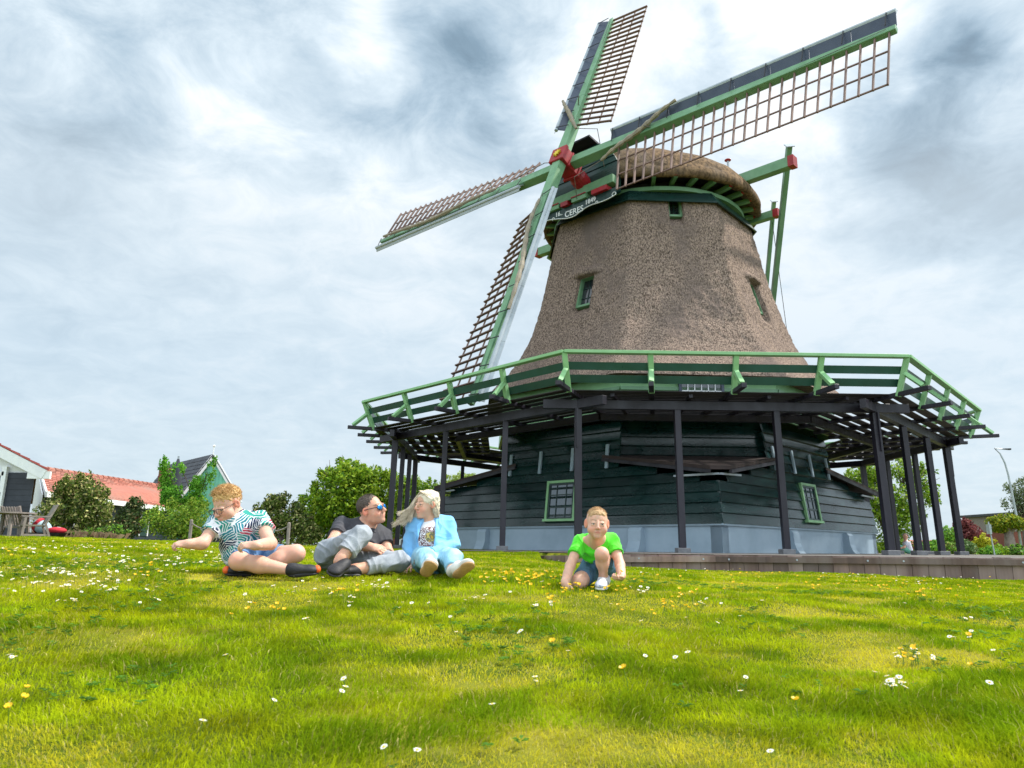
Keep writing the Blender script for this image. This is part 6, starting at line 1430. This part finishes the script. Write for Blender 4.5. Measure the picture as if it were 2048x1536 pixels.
plantobj('bare_tree', 'sparse grey green tree behind the street lamp', 'tree', g_(2052, 52), blobs_px([(2050, 985, 36, 26), (2040, 1010, 30, 24), (2070, 1000, 40, 36), (2022, 975, 12, 12), (2020, 1030, 14, 10)], 52), 4200, .085, [((.12, .17, .08), 5), ((.18, .20, .10), 2)], 13, trunk=(.15, 1.8), gap=.40, limbs=12)
for x, y, rx, ry, Y, pal, lab, sd in ((1852, 1096, 24, 14, 33, LG, 'pale green low bush just right of the mill posts', 14), (1892, 1098, 24, 14, 35, LG + VAR, 'leafy green bush below the purple tree', 15), (1925, 1098, 26, 15, 36, [((.20, .30, .12), 3), ((.10, .18, .05), 3)], 'grey green bush between leafy and yellow bushes', 16),
                                     (1963, 1088, 18, 16, 38, [((.48, .46, .03), 5), ((.28, .34, .02), 2)], 'golden yellow bush beside the grey sign', 17), (1975, 1104, 20, 9, 34, LG, 'low green plants at the foot of the grey sign', 18), (2000, 1102, 22, 12, 36, BR, 'low green bush beneath the flat topped tree', 19), (2044, 1104, 20, 12, 36, DK + LG, 'dark green bush at the foot of the street lamp', 20), (1700, 1098, 16, 12, 34, DK + LG, 'dark green bush behind the corner post', 21), (1765, 1098, 30, 12, 42, BR, 'green bushes behind the seated far figure', 22)):
    plantobj('garden_bush', lab, 'shrub', g_(x, Y), blobs_px([(x, y, rx, ry), (x - rx * .5, y + ry * .2, rx * .5, ry * .7), (x + rx * .5, y + ry * .3, rx * .5, ry * .7)], Y), 1500, .06, pal, sd, limbs=3)
# far hedges and woods on the skyline
v_l = []; c_l = []
for (x0, x1, yt, Y, pal, sd) in ((400, 1010, 1072, 75, BR + DK, 40), (-200, 420, 1066, 80, DK, 41), (1640, 2250, 1092, 85, DK + LG, 42)):
    bl = [((at(x, 1085, Y).x, Y + random.uniform(-2, 2), at(x, yt, Y).z * .5 + random.uniform(-.1, .2)), (2.2, 2, abs(at(x, yt, Y).z) * .6 + .3)) for x in range(x0, x1, 45)]; v, c = leaf_cloud(bl, 5000, .16, pal, sd); v_l.append(v); c_l.append(c)
v = np.concatenate(v_l); k = np.arange(len(v) // 4) * 4; me = mesh_np('far_hedge', v, np.stack([k, k + 1, k + 2, k + 3], -1)); setcol(me, np.concatenate(c_l)); tag(link('far_hedge', me, M['leaf']), 'distant green hedges along the skyline', 'hedge', kind='stuff')
# ornamental grass clump
b0 = at(150, 1085, 20); vs = []; cs = []
for i in range(2600):
    x = b0.x + random.gauss(0, .38); y = 20 + random.gauss(0, .25); l = random.uniform(.25, .5); a = random.random() * 6.28; w = .007; e = random.uniform(.3, .8); dx, dy = math.cos(a) * l * e, math.sin(a) * l * e; z = gz(x, y) - .02
    vs += [(x - w, y, z), (x + w, y, z), (x + dx * .5 + w, y + dy * .5, z + l * .7), (x + dx, y + dy, z + l * (1 - .5 * e))]; cs += [random.choice([(.30, .20, .12), (.24, .16, .10), (.12, .20, .03), (.36, .27, .16)])] * 4
k = np.arange(len(vs) // 4) * 4; me = mesh_np('ornamental_grass', vs, np.stack([k, k + 1, k + 2, k + 3], -1)); setcol(me, np.array(cs)); tag(link('ornamental_grass', me, M['leaf']), 'brownish ornamental grass in front of the big variegated shrub', 'grass', kind='stuff')
# dark planter edging
a, b = at(185, 1084, 19.0), at(440, 1090, 18); a.z = b.z = .12; mb = MB(); mb.beam(a - V((0, 0, .05)), b - V((0, 0, .05)), .10, .26); tag(mb.build('planter_edge', M['blackwood']), 'low black timber edging along the planted bed', 'edging')
# garden furniture
def garden_chair(p, rz, label, slats=False):
    r_ = empty('garden_chair', p, rz); tag(r_, label, 'chair'); mat = M['teak']
    for sx in (-1, 1):
        mb = MB(); mb.beam((sx * .27, -.26, 0), (sx * .27, -.22, .63), .05, .05, (0, 1, 0)); mb.build('leg', mat, r_); mb = MB(); mb.beam((sx * .27, .38, 0), (sx * .27, .22, .45), .05, .05, (0, 1, 0)); mb.beam((sx * .27, .20, .42), (sx * .27, .42, .96), .05, .04, (0, 1, 0)); mb.build('leg', mat, r_)
        mb = MB(); mb.beam((sx * .27, -.30, .65), (sx * .27, .30, .65), .06, .035); mb.build('armrest', mat, r_)
    mb = MB(); mb.beam((-.27, -.24, .2), (.27, -.24, .2), .03, .05); mb.beam((-.27, .3, .2), (.27, .3, .2), .03, .05); mb.beam((-.27, -.24, .2), (-.27, .3, .2), .03, .05); mb.beam((.27, -.24, .2), (.27, .3, .2), .03, .05); mb.build('stretcher', mat, r_)
    mb = MB(); mb.box((0, 0, .43), (.50, .50, .04)); mb.build('seat', M['sling'], r_); mb = MB()
    if slats:
        for q in range(6): mb.beam((-.20 + .08 * q, .22, .47), (-.20 + .08 * q, .42, .94), .045, .02, (0, 1, 0))
    else: mb.beam((0, .215, .47), (0, .415, .95), .50, .015, (0, -1, .4))
    mb.build('backrest', mat if slats else M['sling'], r_); return r_
p = at(62, 1087, 18.5); garden_chair((p.x, 18.5, gz(p.x, 18.5)), R(-50), 'teak garden chair with taupe sling back, nearest the variegated shrub')
p = at(36, 1087, 19.6); garden_chair((p.x, 19.6, gz(p.x, 19.6)), R(170), 'slatted teak garden chair behind the garden table', True)
p = at(6, 1087, 18.6); t_ = empty('garden_table', (p.x, 18.6, gz(p.x, 18.6))); tag(t_, 'weathered wooden garden table at the left edge of the lawn', 'table')
mb = MB(); mb.tube([(0, 0, .72), (0, 0, .755)], .62, 28); mb.build('table_top', M['teak'], t_)
for sx, sy in ((-1, -1), (1, -1), (1, 1), (-1, 1)): mb = MB(); mb.beam((sx * .38, sy * .38, 0), (sx * .30, sy * .30, .72), .06, .06, (1, 0, 0)); mb.build('leg', M['teak'], t_)
p = at(92, 1084, 19.2); w_ = empty('wheelbarrow', (p.x, 19.2, gz(p.x, 19.2))); tag(w_, 'black garden cart beside the teak chair', 'cart')
mb = MB(); mb.hexa([(-.35, -.22, .12), (.35, -.22, .12), (.35, .22, .12), (-.35, .22, .12), (-.42, -.28, .28), (.50, -.28, .28), (.50, .28, .28), (-.42, .28, .28)]); mb.build('tray', M['iron'], w_)
for sx in (-1, 1): mb = MB(); mb.tube([(sx * .25 - .03, 0, .11), (sx * .25 + .03, 0, .11)], .11, 14); mb.build('wheel', M['iron'], w_)
mb = MB(); mb.ell((p.x - .16, 19.2, w_.location.z + .43), (.26, .20, .17), 16, 10, Matrix.Rotation(.5, 3, 'Y')); 
c1 = mb.build('cushion', M['bluecloth'], smooth=True); tag(c1, 'rolled pale blue cushion with red band lying in the garden cart', 'cushion'); mb = MB(); mb.tube([V((p.x - .16, 19.2, w_.location.z + .43)) + Matrix.Rotation(.5, 3, 'Y') @ V((x_, 0, 0)) for x_ in (-.15, -.05)], [.180, .200], 16); mb.build('red_band', M['redcloth'], c1)
mb = MB(); mb.ell((p.x + .26, 19.15, w_.location.z + .34), (.24, .22, .09), 16, 8); c2 = mb.build('cushion', M['redcloth'], smooth=True); tag(c2, 'flat red cushion at the right end of the garden cart', 'cushion'); mb = MB(); mb.tube([(p.x + .28, 19.15, w_.location.z + .34), (p.x + .36, 19.15, w_.location.z + .34)], [.095, .085], 14); mb.build('white_band', M['white'], c2)
# closed parasol
p = at(338, 1085, 26); u_ = empty('closed_parasol', (p.x, 26, 0)); tag(u_, 'closed dark grey parasol standing among the green shrubs', 'parasol'); mb = MB(); mb.tube([(0, 0, 0), (0, 0, 3.15)], .035, 8); mb.build('pole', M['grey'], u_)
mb = MB(); mb.tube([(0, 0, 1.3), (0, 0, 1.7), (0, 0, 2.6), (0, 0, 3.05)], [.19, .22, .16, .04], 10); mb.build('canopy', M['darkcloth'], u_, smooth=True)
# rope fence
def rope_fence(pts, label):
    o = empty('rope_fence', pts[0]); tag(o, label, 'fence'); b0 = V(pts[0])
    for q in pts: q = V(q); mb = MB(); mb.tube([q - b0 + V((0, 0, -.1)), q - b0 + V((0, 0, .46))], .035, 8); mb.ell(q - b0 + V((0, 0, .46)), (.035, .035, .03)); mb.build('post', M['teak'], o)
    for a, b in zip(pts[:-1], pts[1:]):
        a, b = V(a) - b0 + V((0, 0, .42)), V(b) - b0 + V((0, 0, .42)); mb = MB(); mb.tube([a.lerp(b, t) - V((0, 0, .5 * t * (1 - t))) for t in np.linspace(0, 1, 10)], .012, 6); mb.build('rope', M['teak'], o)
def gp(x, Y): q = at(x, 1090, Y); return (q.x, Y, gz(q.x, Y))
rope_fence([gp(378, 15.6), gp(441, 15.2)], 'short wooden post and rope fence behind the outstretched arm of the sitting boy'); rope_fence([gp(508, 15.0), gp(575, 15.2)], 'short wooden post and rope fence behind the knee of the sitting boy')
# street lamp, sign, far sitter
p = at(2045, 1112, 40); l_ = empty('street_lamp', (p.x, 40, 0)); tag(l_, 'tall thin curved grey street lamp at the right edge', 'street lamp'); q = at(2012, 898, 40)
mb = MB(); top = V((q.x - p.x + .12, 0, q.z)); mb.tube([(0, 0, -.1), (-.02, 0, 2), (-.16, 0, 4.3), (-.26, 0, 4.95), (-.45, 0, 5.45), (-.72, 0, q.z + .02), top], [.075, .06, .05, .045, .04, .035, .03], 8); mb.build('pole', M['grey'], l_, smooth=True)
mb = MB(); mb.beam(top + V((.12, 0, -.01)), top + V((-.34, 0, .0)), .16, .09, (0, 0, 1), .10, .04); mb.build('lamp_head', M['iron'], l_)
p = at(1990, 1113, 33); s_ = empty('street_sign', (p.x, 33, 0)); tag(s_, 'narrow grey sign board on a pole beside the golden bush', 'sign'); mb = MB(); mb.tube([(0, 0, -.1), (-.10, 0, 1.45)], .03, 8); mb.build('pole', M['grey'], s_); mb = MB(); mb.box((-.11, 0, 1.12), (.10, .22, .42)); mb.build('board', M['grey'], s_)
p = at(1812, 1110, 28); f_ = person((p.x, 28, 0), 'tiny far person in white top sitting on the ground beyond the mill posts'); b_ = np.array((p.x, 28, 0.))
v = Vol(); v.cap(b_ + A_(.12, 0, .14), b_ + A_(.06, 0, .42), .12, .12, .05); v.ell(b_ + A_(.04, -.02, .66), (.085, .1, .11), None, .02); v.cap(b_ + A_(.05, 0, .45), b_ + A_(.04, 0, .58), .05, .05, .03)
v.chain([b_ + A_(.02, -.12, .45), b_ + A_(-.12, -.16, .26), b_ + A_(-.30, -.15, .22)], [.045, .04, .03], .03); v.chain([b_ + A_(.08, -.06, .12), b_ + A_(-.22, -.06, .26), b_ + A_(-.42, -.06, .06)], [.085, .06, .05], .03); v.cap(b_ + A_(-.42, -.06, .05), b_ + A_(-.54, -.06, .04), .045, .035, .02); v.ell(b_ + A_(-.34, -.15, .22), (.05, .03, .03), None, .02)
solid('body', v, M['skin'], f_, .012, color=SK3, seed=91); v = Vol(); v.cap(b_ + A_(.12, 0, .12), b_ + A_(.06, 0, .46), .15, .14, .05, 2); v.cap(b_ + A_(.02, -.12, .45), b_ + A_(-.05, -.14, .36), .06, .06, .03); solid('shirt', v, M['whiteshoe'], f_, .012)
v = Vol(); v.cap(b_ + A_(.08, -.05, .12), b_ + A_(-.22, -.06, .27), .11, .085, .03); v.cap(b_ + A_(-.22, -.06, .26), b_ + A_(-.36, -.06, .1), .08, .065, .02); solid('trousers', v, M['mint'], f_, .012); v = Vol(); v.ell(b_ + A_(.06, .0, .69), (.095, .11, .10), None, .01); solid('hair', v, M['greyhair'], f_, .012)
